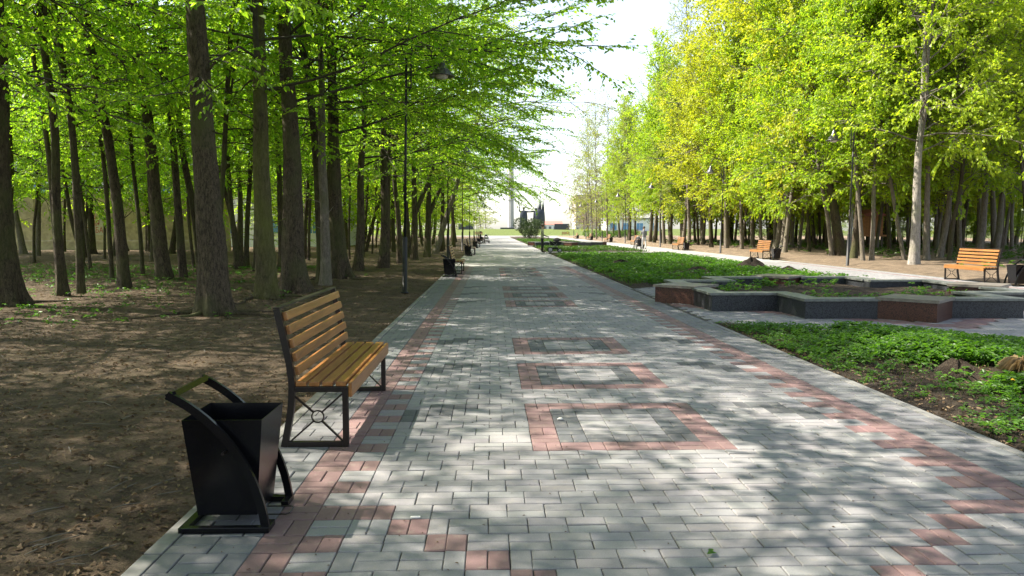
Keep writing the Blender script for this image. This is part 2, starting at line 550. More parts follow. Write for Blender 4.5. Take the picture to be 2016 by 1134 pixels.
def grid_mesh(name, xs, ys, zf, mat, mask=None):
    X, Y = np.meshgrid(xs, ys)
    Z = zf(X, Y)
    v = np.stack([X.ravel(), Y.ravel(), Z.ravel()], 1)
    ny, nx = X.shape
    i = np.arange(ny * nx).reshape(ny, nx)
    q = np.stack([i[:-1, :-1].ravel(), i[:-1, 1:].ravel(), i[1:, 1:].ravel(), i[1:, :-1].ravel()], 1)
    if mask is not None:
        mc = mask((X[:-1, :-1] + X[1:, 1:]) / 2, (Y[:-1, :-1] + Y[1:, 1:]) / 2).ravel()
        q = q[mc]
    return np_mesh(name, v, q, None, [mat], smooth=True)

def hL(x, y):
    d = np.clip((PX0 - KW - x) / 1.2, 0, 1)
    h = 0.06 * smooth_noise(x, y, 0.55, 3) + 0.035 * smooth_noise(x, y, 1.9, 5) + 0.014 * smooth_noise(x, y, 6.1, 8)
    far = np.clip((-x - 6) / 20, 0, 1) * 0.15
    return -0.03 + d * (0.045 + h + far)

def hR(x, y):
    d = np.clip((x - RP1 - KW) / 1.5, 0, 1)
    h = 0.10 * smooth_noise(x, y, 0.45, 13) + 0.04 * smooth_noise(x, y, 1.7, 15)
    return -0.03 + d * (0.16 + h)

def hM(x, y):
    e = np.minimum(np.clip((x - PX1 - KW) / 0.5, 0, 1), np.clip((RP0 - KW - x) / 0.5, 0, 1))
    for c_ in (PLC, PLC2):
        e = np.minimum(e, np.clip((np.abs(x - c_[0]) + np.abs(y - c_[1]) - PLR) / 0.6, 0, 1))
    e = np.minimum(e, np.clip((np.abs(y - 50.3) - 1.1) / 0.5, 0, 1))
    h = 0.05 * smooth_noise(x, y, 1.0, 23) + 0.03 * smooth_noise(x, y, 3.3, 27) + 0.012 * smooth_noise(x, y, 9.0, 21)
    return -0.02 + e * (0.06 + h)

xs = np.concatenate([np.linspace(-70, -16, 55)[:-1], np.linspace(-16, PX0 - KW + 0.01, 100)])
ys = np.concatenate([np.linspace(-6, 2, 14)[:-1], np.linspace(2, 30, 180)[:-1], np.linspace(30, 175, 60)])
tag(obj('forest_floor', grid_mesh('forest_floor', xs, ys, hL, M['floor_left'])), kind='structure')
xs = np.concatenate([np.linspace(RP1 + KW - 0.01, 22, 66)[:-1], np.linspace(22, 80, 50)])
ys = np.concatenate([np.linspace(-6, 14, 12)[:-1], np.linspace(14, 50, 160)[:-1], np.linspace(50, 175, 110)])
tag(obj('sandy_floor', grid_mesh('sandy_floor', xs, ys, hR, M['floor_right'])), kind='structure')
CP0, CP1 = 49.2, 51.4                        # narrow cross path
def bed_mask(x, y):
    return ~(in_plaza(x, y, PLC, PLR + 0.02) | in_plaza(x, y, PLC2, PLR) | ((y > CP0) & (y < CP1)))
xs = np.linspace(PX1 + KW - 0.01, RP0 - KW + 0.01, 100)
ys = np.concatenate([np.linspace(0, 30, 330)[:-1], np.linspace(30, 165, 120)])
tag(obj('bed_soil', grid_mesh('bed_soil', xs, ys, hM, M['soil'], bed_mask)), kind='structure')

# ------------------------------------------------------------------ paving
GREY = np.array([0.206, 0.203, 0.208])
DGREY = np.array([0.138, 0.140, 0.147])
DARK = np.array([0.076, 0.080, 0.086])
RED = np.array([0.170, 0.107, 0.104])

def cell_colour(c, k):
    """colour and 'pair' direction of the paving cell in column c (0..24), row k; None = running bond grey"""
    cm = min(c, 24 - c)
    kk = (k + 15) % 48 - 15
    if cm == 2:
        return RED, (k + c) % 2
    if cm == 3:
        if (k % 2) == 0:
            return RED, 1
        return GREY, 0
    if cm < 2:
        return None
    if 0 <= kk < 27 and 9 <= c <= 15:
        j = kk % 10
        if j < 7:
            ring = min(j, 6 - j, c - 9, 15 - c)
            if ring == 0: return RED, (k + c) % 2
            if ring == 1: return DARK, (k + c) % 2
            return GREY, 0
    if k < 0 and cm >= 4 and cm == -2 - kk:
        return RED, 1
    if 0 <= kk < 30 and cm in (4, 5, 6):
        j = kk % 10
        if j == cm: return DARK, 1
        if j == cm + 1 and cm < 6: return DARK, 1
    return None

bricks = []   # x0,x1,y0,y1,colour
def add_cell(x, y, w_, d, colr, vert):
    if vert:
        bricks.append((x, x + w_ / 2, y, y + d, colr)); bricks.append((x + w_ / 2, x + w_, y, y + d, colr))
    else:
        bricks.append((x, x + w_, y, y + d / 2, colr)); bricks.append((x, x + w_, y + d / 2, y + d, colr))

def fill_run(x, n, y, odd, colr):
    """n cells of double running bond; odd rows start and end with a single upright brick"""
    if odd and n > 0:
        bricks.append((x, x + U / 2, y, y + U, colr))
        for i in range(n - 1):
            add_cell(x + U / 2 + i * U, y, U, U, colr, 0)
        bricks.append((x + n * U - U / 2, x + n * U, y, y + U, colr))
    else:
        for i in range(n):
            add_cell(x + i * U, y, U, U, colr, 0)

Y0 = 5.15
K0, K1 = -14, 130
for k in range(K0, K1):
    y = Y0 + k * U
    c = 0
    while c < 25:
        cc = cell_colour(c, k)
        if cc is not None:
            add_cell(PX0 + c * U, y, U, U, cc[0], cc[1])
            c += 1
            continue
        n = 0
        while c + n < 25 and cell_colour(c + n, k) is None and (min(c, 24 - c) < 2) == (min(c + n, 24 - c - n) < 2):
            n += 1
        fill_run(PX0 + c * U, n, y, (k % 2), DGREY if min(c, 24 - c) < 2 else GREY)
        c += n
main_bricks = bricks
YE = Y0 + K1 * U

bricks = []
# plaza round the star planter
k = 0
y = 8.6
while y < 23.4:
    k += 1
    xs_ = np.arange(PX1 + KW + 0.003, RP0 - KW, U)
    run = [x for x in xs_ if in_plaza(x + U / 2, y + U / 2) and x + U < RP0 - KW]
    if run:
        for x in run:
            dx, dy = abs(x + U / 2 - PLC[0]), abs(y + U / 2 - PLC[1])
            s_ = dx + dy
            cc = RED if 3.95 < s_ < 4.6 else GREY
            if max(dx, dy) < 3.0 and s_ < 3.4:
                continue
            off = U / 2 if k % 2 else 0
            add_cell(x + (off if cc is GREY else 0), y, U, U, cc, 0)
    y += U
plaza_bricks = bricks
bricks = []
y = 15.0
k = 0
while y < 36:
    k += 1
    for c in range(int((RP1 - RP0) / U)):
        x = RP0 + c * U
        nC = int((RP1 - RP0) / U) - 1
        cm = min(c, nC - c)
        if cm == 2: add_cell(x, y, U, U, RED, (k + c) % 2)
        else: add_cell(x + (U / 2 if k % 2 and 2 < cm else 0), y, U, U, GREY, 0)
    y += U
right_bricks = bricks

GAP = 0.0019
BEV = 0.0045
def brick_arrays(bl, rs):
    n = len(bl)
    a = np.array([b[:4] for b in bl])
    cols = np.array([b[4] for b in bl]) * (1 + rs.normal(0, 0.05, (n, 1))) * (1 + rs.normal(0, 0.012, (n, 3)))
    zt = rs.normal(0, 0.0011, n)
    tx = rs.normal(0, 0.0009, n); ty = rs.normal(0, 0.0007, n)
    x0, x1, y0, y1 = a[:, 0] + GAP, a[:, 1] - GAP, a[:, 2] + GAP * 1.75, a[:, 3] - GAP * 1.75
    jit = rs.normal(0, 0.0009, (n, 2))
    x0, x1, y0, y1 = x0 + jit[:, 0], x1 + jit[:, 0], y0 + jit[:, 1], y1 + jit[:, 1]
    def ring(e, z):
        return np.stack([np.stack([x0 + e, y0 + e, zt + z - tx - ty], 1), np.stack([x1 - e, y0 + e, zt + z + tx - ty], 1),
                         np.stack([x1 - e, y1 - e, zt + z + tx + ty], 1), np.stack([x0 + e, y1 - e, zt + z - tx + ty], 1)], 1)
    v = np.concatenate([ring(0, -0.014), ring(0, -BEV), ring(BEV, 0.0)], 1)   # n,12,3
    f = []
    for r_ in (0, 4):
        for k_ in range(4):
            f.append((r_ + k_, r_ + (k_ + 1) % 4, r_ + 4 + (k_ + 1) % 4, r_ + 4 + k_))
    f.append((8, 9, 10, 11))
    f = np.array(f)
    F = (f[None] + 12 * np.arange(n)[:, None, None]).reshape(-1, 4)
    c4 = np.concatenate([np.clip(cols, 0, 1), np.ones((n, 1))], 1)
    C = np.repeat(c4, 9, 0)
    return v, F, C

def visible(x, y, z=0):
    p = Vector((x, y, z)) - cam.location
    q = Euler(cam.rotation_euler).to_matrix().inverted() @ p
    if q.z > -0.2: return False
    return abs(q.x / -q.z) < 1008 / 1500 * 1.02 and abs(q.y / -q.z) < 567 / 1500 * 1.03

PAVE = sheet('pavement', PX0 - KW + 0.004, PX1 + KW - 0.004, 0.5, YE, -0.0105, M['joint'])
order = sorted(range(len(main_bricks)), key=lambda i: (main_bricks[i][0] + main_bricks[i][1]) ** 2 / 4 + main_bricks[i][2] ** 2)
near = [i for i in order if visible((main_bricks[i][0] + main_bricks[i][1]) / 2, (main_bricks[i][2] + main_bricks[i][3]) / 2)][:300]
nearset = set(near)
rs = np.random.default_rng(5)
v, F, C = brick_arrays([main_bricks[i] for i in near], rs)
for j, i in enumerate(near):
    b = main_bricks[i]
    c = np.array([(b[0] + b[1]) / 2, (b[2] + b[3]) / 2, 0])
    me = np_mesh('paver', v[j] - c, F[:9], None, [M['paver']], col=C[j * 9:(j + 1) * 9])
    obj('paver', me, PAVE, loc=c)
v, F, C = brick_arrays([b for i, b in enumerate(main_bricks) if i not in nearset], rs)
tag(obj('paver_field', np_mesh('paver_field', v.reshape(-1, 3), F, None, [M['paver']], col=C), PAVE), kind='stuff')

far = sheet('far_pavement', PX0 - KW, PX1 + KW, YE, 168, -0.002, M['far_paving'])
# plaza and right path
def poly_sheet(name, pts, z, mat):
    me = bpy.data.meshes.new(name)
    me.from_pydata([(x, y, z) for x, y in pts], [], [tuple(range(len(pts)))])
    me.materials.append(mat)
    return tag(obj(name, me), kind='structure')
def plaza_poly(c, r):
    xa, xb = PX1 + KW, RP0 - KW
    da, db = r - (c[0] - xa), r - (xb - c[0])
    return [(xa, c[1] - da), (c[0], c[1] - r), (xb, c[1] - db), (xb, c[1] + db), (c[0], c[1] + r), (xa, c[1] + da)]
PLAZA = poly_sheet('plaza', plaza_poly(PLC, PLR), -0.0105, M['joint'])
v, F, C = brick_arrays(plaza_bricks, rs)
tag(obj('paver_field', np_mesh('paver_field', v.reshape(-1, 3), F, None, [M['paver']], col=C), PLAZA), kind='stuff')
poly_sheet('far_plaza', plaza_poly(PLC2, PLR), -0.002, M['far_paving'])
RPATH = sheet('footpath', RP0 - KW, RP1 + KW, 15.0, 36, -0.0105, M['joint'])
v, F, C = brick_arrays(right_bricks, rs)
tag(obj('paver_field', np_mesh('paver_field', v.reshape(-1, 3), F, None, [M['paver']], col=C), RPATH), kind='stuff')
sheet('near_footpath', RP0 - KW, RP1 + KW, -5, 15.0, -0.003, M['far_paving'])
sheet('far_footpath', RP0 - KW, RP1 + KW, 36.0, 168, -0.002, M['far_paving'])
sheet('cross_path', PX1 + KW, RP0 - KW, CP0, CP1, 0.03, M['far_paving'])
sheet('end_plaza', -14, 34, 168, 192, -0.002, M['far_paving'])

# kerbs
def kerb_line(parent, a, b, step=1.0, z=0.004):
    a, b = Vector((a[0], a[1], 0)), Vector((b[0], b[1], 0))
    L = (b - a).length
    n = max(1, int(round(L / step)))
    d = (b - a) / n
    mb = MB()
    l = d.length
    mb.box(-KW / 2 + 0.003, KW / 2 - 0.003, -l / 2 + 0.003, l / 2 - 0.003, -0.2, 0, 0.006)
    me = mb.mesh('kerb_stone', M['kerb'])
    ang = math.atan2(-d.x, d.y)
    for i in range(n):
        p = a + d * (i + 0.5)
        obj('kerb_stone', me, parent, loc=(p.x, p.y, z + random.gauss(0, 0.0015)), rot=(random.gauss(0, .0012), 0, ang + random.gauss(0, 0.001)))
pl = plaza_poly(PLC, PLR)
kerb_line(PAVE, (PX0 - KW / 2, 1.5), (PX0 - KW / 2, YE))
kerb_line(PAVE, (PX1 + KW / 2, 1.5), (PX1 + KW / 2, pl[0][1]))
kerb_line(PAVE, (PX1 + KW / 2, pl[5][1]), (PX1 + KW / 2, YE))
kerb_line(PLAZA, pl[0], pl[1]); kerb_line(PLAZA, pl[1], pl[2]); kerb_line(PLAZA, pl[3], pl[4]); kerb_line(PLAZA, pl[4], pl[5])
kerb_line(RPATH, (RP0 - KW / 2, pl[3][1]), (RP0 - KW / 2, 46), 2.0)
kerb_line(RPATH, (RP1 + KW / 2, 16), (RP1 + KW / 2, 46), 2.0)

# ------------------------------------------------------------------ star planter
def diamond_prism(cx, cy, r, z0, z1):
    mb = MB()
    p = [(cx - r, cy), (cx, cy - r), (cx + r, cy), (cx, cy + r)]
    mb.hexa([(x, y, z0) for x, y in p] + [(x, y, z1) for x, y in p])
    return mb

def make_planter(c, label, detail=True):
    t = thing('star_planter', (c[0], c[1], 0), label, 'planter', 'granite planters on the middle strip')
    zb, zt = -0.03, 0.298
    T = 0.30
    for q in range(4):
        rot = (0, 0, q * PI / 2)
        segs = [(-3.15, -3.15 + T, -1.9, -0.5, 'w'), (-3.15 + T, -1.9 + T, -1.9, -1.9 + T, 's'), (-1.9, -1.9 + T, -3.15, -1.9, 'w'), (-1.9 + T, -0.5, -3.15, -3.15 + T, 's')]
        for (x0, x1, y0, y1, face) in segs:
            mb = MB()
            mb.box(x0, x1, y0, y1, zb, zt, 0.004)
            wl = mb.build('wall_block', M['granite_grey'], t, rot=rot)
            mb = MB()
            o = 0.035
            if face == 'w': mb.box(x0 - o, x1 + o, y0 - o, y1, zt + 0.001, zt + 0.048, 0.005)
            else: mb.box(x0 + o + 0.002, x1 + 0.0, y0 - o, y1 + o, zt + 0.001, zt + 0.047, 0.005)
            mb.build('cap_slab', M['slab'], t, rot=rot)
        diamond_prism(-3.15, 0, 0.65, zb, zt + 0.02).build('corner_block', M['granite_red'], t, rot=rot)
        diamond_prism(-3.15, 0, 0.70, zt + 0.022, zt + 0.072).build('corner_cap', M['slab_red'], t, rot=rot)
    # soil fill
    xs_ = np.linspace(-3.0, 3.0, 40)
    def zf(X, Y): return 0.165 + 0.05 * smooth_noise(X, Y, 1.6, 4) + 0.02 * smooth_noise(X, Y, 5, 6)
    def mk(X, Y):
        ax, ay = np.abs(X), np.abs(Y)
        return ((ax < 2.95) & (ay < 1.75)) | ((ax < 1.75) & (ay < 2.95))
    obj('soil_bed', grid_mesh('soil_bed', xs_, xs_, zf, M['soil'], mk), t)
    return t
make_planter(PLC, 'zigzag planter of dark grey and red polished granite beside the paved path')
make_planter(PLC2, 'far low granite planter beyond the narrow cross path')

# ------------------------------------------------------------------ benches
def make_bench():
    """faces +x, long axis y, centre of the length at y = 0, front foot at x = 0.47"""
    t = bpy.data.objects.new('park_bench', None); link(t)
    L = 1.90
    tw = 0.04
    for ye in (0.0, L):
        yc = ye + (tw / 2 if ye == 0 else -tw / 2) - L / 2
        mb = MB()
        pts = [(0.02, yc, 0.0), (0.045, yc, 0.12), (0.068, yc, 0.24), (0.08, yc, 0.36), (0.082, yc, 0.46), (0.068, yc, 0.58), (0.045, yc, 0.70), (0.018, yc, 0.83), (-0.012, yc, 0.97)]
        mb.strip(pts, tw, 0.045, (0, 1, 0))
        mb.box(0.43, 0.47, yc - tw / 2, yc + tw / 2, 0.0, 0.425, 0.003)
        mb.box(0.105, 0.43, yc - tw / 2, yc + tw / 2, 0.388, 0.426, 0.003)
        mb.box(0.045, 0.43, yc - tw / 2, yc + tw / 2, 0.0, 0.036, 0.003)
        f = mb.build('end_frame', M['metal'], t)
        cx_, cz_ = 0.255, 0.212
        for a, b in (((0.075, yc, 0.375), (cx_ - .028, yc, cz_ + .03)), ((0.43, yc, 0.375), (cx_ + .028, yc, cz_ + .03)), ((0.062, yc, 0.036), (cx_ - .028, yc, cz_ - .03)), ((0.43, yc, 0.036), (cx_ + .028, yc, cz_ - .03))):
            mb = MB(); mb.bar(a, b, 0.012, 0.016, (0, 1, 0)); mb.build('cross_brace', M['metal'], f)
        mb = MB()
        ring = [(cx_ + 0.042 * math.cos(a), yc, cz_ + 0.042 * math.sin(a)) for a in np.linspace(0, 2 * PI, 21)]
        mb.strip(ring, 0.014, 0.008, (0, 1, 0))
        mb.build('ring', M['metal'], f)
    y0, y1 = -L / 2 + 0.006, L / 2 - 0.006
    for i in range(4):
        mb = MB(); mb.box(0.108 + i * 0.092, 0.108 + i * 0.092 + 0.072, y0, y1, 0.428, 0.462, 0.006)
        mb.build('seat_slat', M['wood'], t)
    mb = MB(); mb.box(0.472, 0.498, y0, y1, 0.352, 0.455, 0.006); mb.build('front_slat', M['wood'], t)
    for i in range(5):
        z = 0.533 + i * 0.096
        xx = np.interp(z, [0.46, 0.58, 0.70, 0.83, 0.97], [0.082, 0.068, 0.045, 0.018, -0.012]) + 0.026
        mb = MB(); mb.box(-0.014, 0.014, y0 + 0.03, y1 - 0.03, -0.031, 0.031, 0.006)
        mb.build('back_slat', M['wood'], t, loc=(xx + 0.012, 0, z), rot=(0, R(-9 - 1.2 * i), 0))
    mb = MB(); mb.box(-0.036, 0.012, -L / 2 - 0.002, L / 2 + 0.002, 0.972, 0.984, 0.002); mb.build('top_rail', M['metal'], t)
    return t

bench0 = make_bench()
def place_bench(x, y, rz, label, first=False):
    o = bench0 if first else copy_tree(bench0)
    o.location = (x, y, 0.002)
    o.rotation_euler = (0, 0, rz)
    return tag(o, label, 'bench', 'slatted park benches along the paths')

ORD = ['second', 'third', 'fourth', 'fifth', 'sixth', 'seventh', 'eighth']
place_bench(-1.475, 6.22, 0, 'nearest varnished slat bench on the edge of the red and grey paving', True)
for i in range(5):
    place_bench(-1.475, 27.0 + i * 19.2, 0, f'varnished slat bench beside the wood edge, {ORD[i]} bench along the main path')
for i in range(7):
    place_bench(14.33, 22.0 + i * 17.6, PI, ('orange slat bench on the sunny footpath, the one nearest the star planter' if i == 0 else f'orange slat bench by the sunny footpath, {ORD[i-1]} from the star planter'))
place_bench(-3.2, 190.5, -PI / 2, 'far orange bench at the end of the main path below the column')
place_bench(18.5, 190.5, -PI / 2, 'far orange bench at the end of the sunny footpath')

# ------------------------------------------------------------------ litter bins
def make_bin():
    """handle leans to -x; footprint 0.44 x 0.46, origin at its centre"""
    t = bpy.data.objects.new('litter_bin', None); link(t)
    hy = 0.225
    arc = []
    P0, P1, P2, P3 = Vector((0.205, 0, 0.02)), Vector((0.17, 0, 0.34)), Vector((-0.03, 0, 0.59)), Vector((-0.262, 0, 0.70))
    for u in np.linspace(0, 1, 15):
        arc.append(P0 * (1 - u) ** 3 + P1 * 3 * u * (1 - u) ** 2 + P2 * 3 * u * u * (1 - u) + P3 * u ** 3)
    for sy in (-1, 1):
        mb = MB()
        mb.strip([p + Vector((0, sy * hy, 0)) for p in arc], 0.022, 0.04, (0, 1, 0))
        mb.build('side_arc', M['bin'], t)
    mb = MB()
    mb.bar((-0.248, -hy + 0.011, 0.695), (-0.248, hy - 0.011, 0.695), 0.055, 0.03, (-0.38, 0, 1))
    mb.build('handle', M['bin'], t)
    mb = MB()
    for sy in (-1, 1):
        mb.box(-0.225, 0.225, sy * hy - 0.02, sy * hy + 0.02, 0.0, 0.028, 0.002)
    mb.box(-0.225, -0.185, -hy + 0.02, hy - 0.02, 0.0, 0.0275, 0.002)
    mb.box(0.185, 0.225, -hy + 0.02, -hy + 0.10, 0.0, 0.0275, 0.002)
    mb.box(0.185, 0.225, hy - 0.10, hy - 0.02, 0.0, 0.0275, 0.002)
    mb.build('base_frame', M['bin'], t)
    # tapered open box with walls of real thickness
    mb = MB()
    def ringp(hx, hy_, z): return [(-hx - 0.01, -hy_, z), (hx - 0.01, -hy_, z), (hx - 0.01, hy_, z), (-hx - 0.01, hy_, z)]
    o0, o1 = ringp(0.150, 0.150, 0.06), ringp(0.200, 0.196, 0.565)
    i1, i0 = ringp(0.196, 0.192, 0.565), ringp(0.147, 0.147, 0.066)
    vs = o0 + o1 + i1 + i0
    qs = [(0, 3, 2, 1), (12, 13, 14, 15)]
    for a in (0, 4, 8):
        for k in range(4):
            qs.append((a + k, a + (k + 1) % 4, a + 4 + (k + 1) % 4, a + 4 + k))
    mb.add(vs, qs)
    bx = mb.build('box', M['bin'], t)
    mb = MB()
    for sy in (-1, 1):
        mb.tube([(0.0, sy * 0.178, 0.40), (0.0, sy * 0.226, 0.40)], 0.008, 8)
    mb.build('pivot_pin', M['metal'], bx)
    mb = MB()
    mb.tube([(0.12, -0.02, 0.012), (0.25, -0.02, 0.012), (0.265, 0.0, 0.012), (0.265, 0.08, 0.012), (0.25, 0.10, 0.012), (0.12, 0.10, 0.012)], 0.004, 6)
    mb.build('wire_loop', M['metal'], t)
    return t
bin0 = make_bin()
def place_bin(x, y, rz, label, first=False):
    o = bin0 if first else copy_tree(bin0)
    o.location = (x, y, 0.003)
    o.rotation_euler = (0, 0, rz)
    return tag(o, label, 'litter bin', 'black litter bins beside the benches')
place_bin(-1.345, 3.99, 0, 'nearest black steel litter bin with curved side arcs, in front of the first bench', True)
for i in range(5):
    place_bin(-1.36, 24.75 + i * 19.2, 0, f'black steel litter bin beside the wood edge, {ORD[i]} bin along the main path')
for i in range(7):
    place_bin(14.22, 20.2 + i * 17.6, PI, ('black litter bin at the sunny footpath, cut by the picture edge' if i == 0 else f'black litter bin by the sunny footpath, {ORD[i-1]} from the star planter'))

# ------------------------------------------------------------------ street lamps
def make_lamp():
    """arm reaches to +x, total height about 6.1 m"""
    t = bpy.data.objects.new('street_lamp', None); link(t)
    mb = MB(); mb.lathe([(0.0, 0), (0.10, 0), (0.10, 0.03), (0.062, 0.04), (0.062, 1.30), (0.052, 1.335), (0.052, 1.35), (0, 1.35)], sides=14)
    mb.build('lower_post', M['lamp'], t, True)
    mb = MB(); mb.tube([(0, 0, 1.33), (0, 0, 5.55)], 0.030, 12); mb.build('pole', M['lamp'], t, True)
    r = 0.36
    ax = 0.115
    pts = [(ax - 0.05, 0, 4.78), (ax, 0, 4.86), (ax, 0, 5.0), (ax, 0, 5.70)]
    for a in np.linspace(PI, 0, 15)[1:]:
        pts.append((ax + r + r * math.cos(a), 0, 5.70 + r * math.sin(a)))
    pts.append((ax + 2 * r, 0, 5.56))
    mb = MB(); mb.tube(pts, 0.020, 10); mb.build('arm', M['lamp'], t, True)
    mb = MB()
    for z in (4.86, 5.20): mb.bar((0.0, 0, z), (ax, 0, z), 0.03, 0.03)
    mb.build('clamp', M['lamp'], t)
    sx = ax + 2 * r
    mb = MB(); mb.lathe([(0.0, 5.60), (0.035, 5.60), (0.04, 5.53), (0.07, 5.50), (0.08, 5.45), (0.105, 5.41), (0.12, 5.34), (0.165, 5.31), (0.205, 5.26), (0.22, 5.20), (0.30, 5.155), (0.315, 5.13), (0.30, 5.125), (0.20, 5.15), (0.16, 5.16), (0, 5.17)], (sx, 0, 0), 24)
    sh = mb.build('shade', M['lamp_grey'], t, True)
    mb = MB(); mb.lathe([(0.15, 5.155), (0.15, 5.12), (0.12, 5.085), (0.06, 5.07), (0, 5.068)], (sx, 0, 0), 16)
    mb.build('glass_bowl', M['lampglass'], sh, True)
    return t
lamp0 = make_lamp()
def place_lamp(x, y, rz, label, lean, first=False):
    o = lamp0 if first else copy_tree(lamp0)
    o.location = (x, y, 0.0)
    o.rotation_euler = (0, lean if rz == 0 else -lean, rz)
    return tag(o, label, 'street lamp', 'hooked street lamps along the paths')
place_lamp(-2.09, 18.3, 0, 'nearest tall dark street lamp with hooked arm and bell shade at the wood edge', R(1.0), True)
for i in range(6):
    place_lamp(-2.09, 36.5 + i * 18.0, 0, f'dark hooked street lamp at the wood edge, {ORD[i]} along the main path', R(0.3))
for i in range(7):
    place_lamp(14.75, 31.2 + i * 17.6, PI, (f'dark hooked street lamp by the sunny footpath, nearest of that row' if i == 0 else f'dark hooked street lamp by the sunny footpath, {ORD[i-1]} of that row'), R(1.0) if i < 2 else 0)

# ------------------------------------------------------------------ foliage helpers
def leaf_mesh(name, P, D, NN, L, W, tint, mat, fold=0.18, droop=0.12):
    """leaves as two bent quads either side of the midrib"""
    n = len(P)
    D = D / (np.linalg.norm(D, axis=1, keepdims=True) + 1e-9)
    Sd = np.cross(NN, D)
    Sd = Sd / (np.linalg.norm(Sd, axis=1, keepdims=True) + 1e-9)
    Nn = np.cross(D, Sd)
    L = L[:, None]; W = W[:, None]
    up = Nn * (fold * W)
    dn = np.array([0, 0, -1.0]) * (droop * L)
    b = P
    r1 = P + D * L * 0.33 + Sd * W * 0.5 + up
    r2 = P + D * L * 0.68 + Sd * W * 0.40 + up + dn * 0.4
    tp = P + D * L + dn
    l2 = P + D * L * 0.68 - Sd * W * 0.40 + up + dn * 0.4
    l1 = P + D * L * 0.33 - Sd * W * 0.5 + up
    v = np.stack([b, r1, r2, tp, l2, l1], 1).reshape(-1, 3)
    i = 6 * np.arange(n)[:, None]
    q = np.concatenate([i + np.array([[0, 1, 2, 3]]), i + np.array([[0, 3, 4, 5]])], 1).reshape(-1, 4)
    return np_mesh(name, v, q, None, [mat], tint=np.repeat(np.clip(tint, 0, 1), 2))

def rot_z(v, a):
    c, s = math.cos(a), math.sin(a)
    return Vector((v.x * c - v.y * s, v.x * s + v.y * c, v.z))

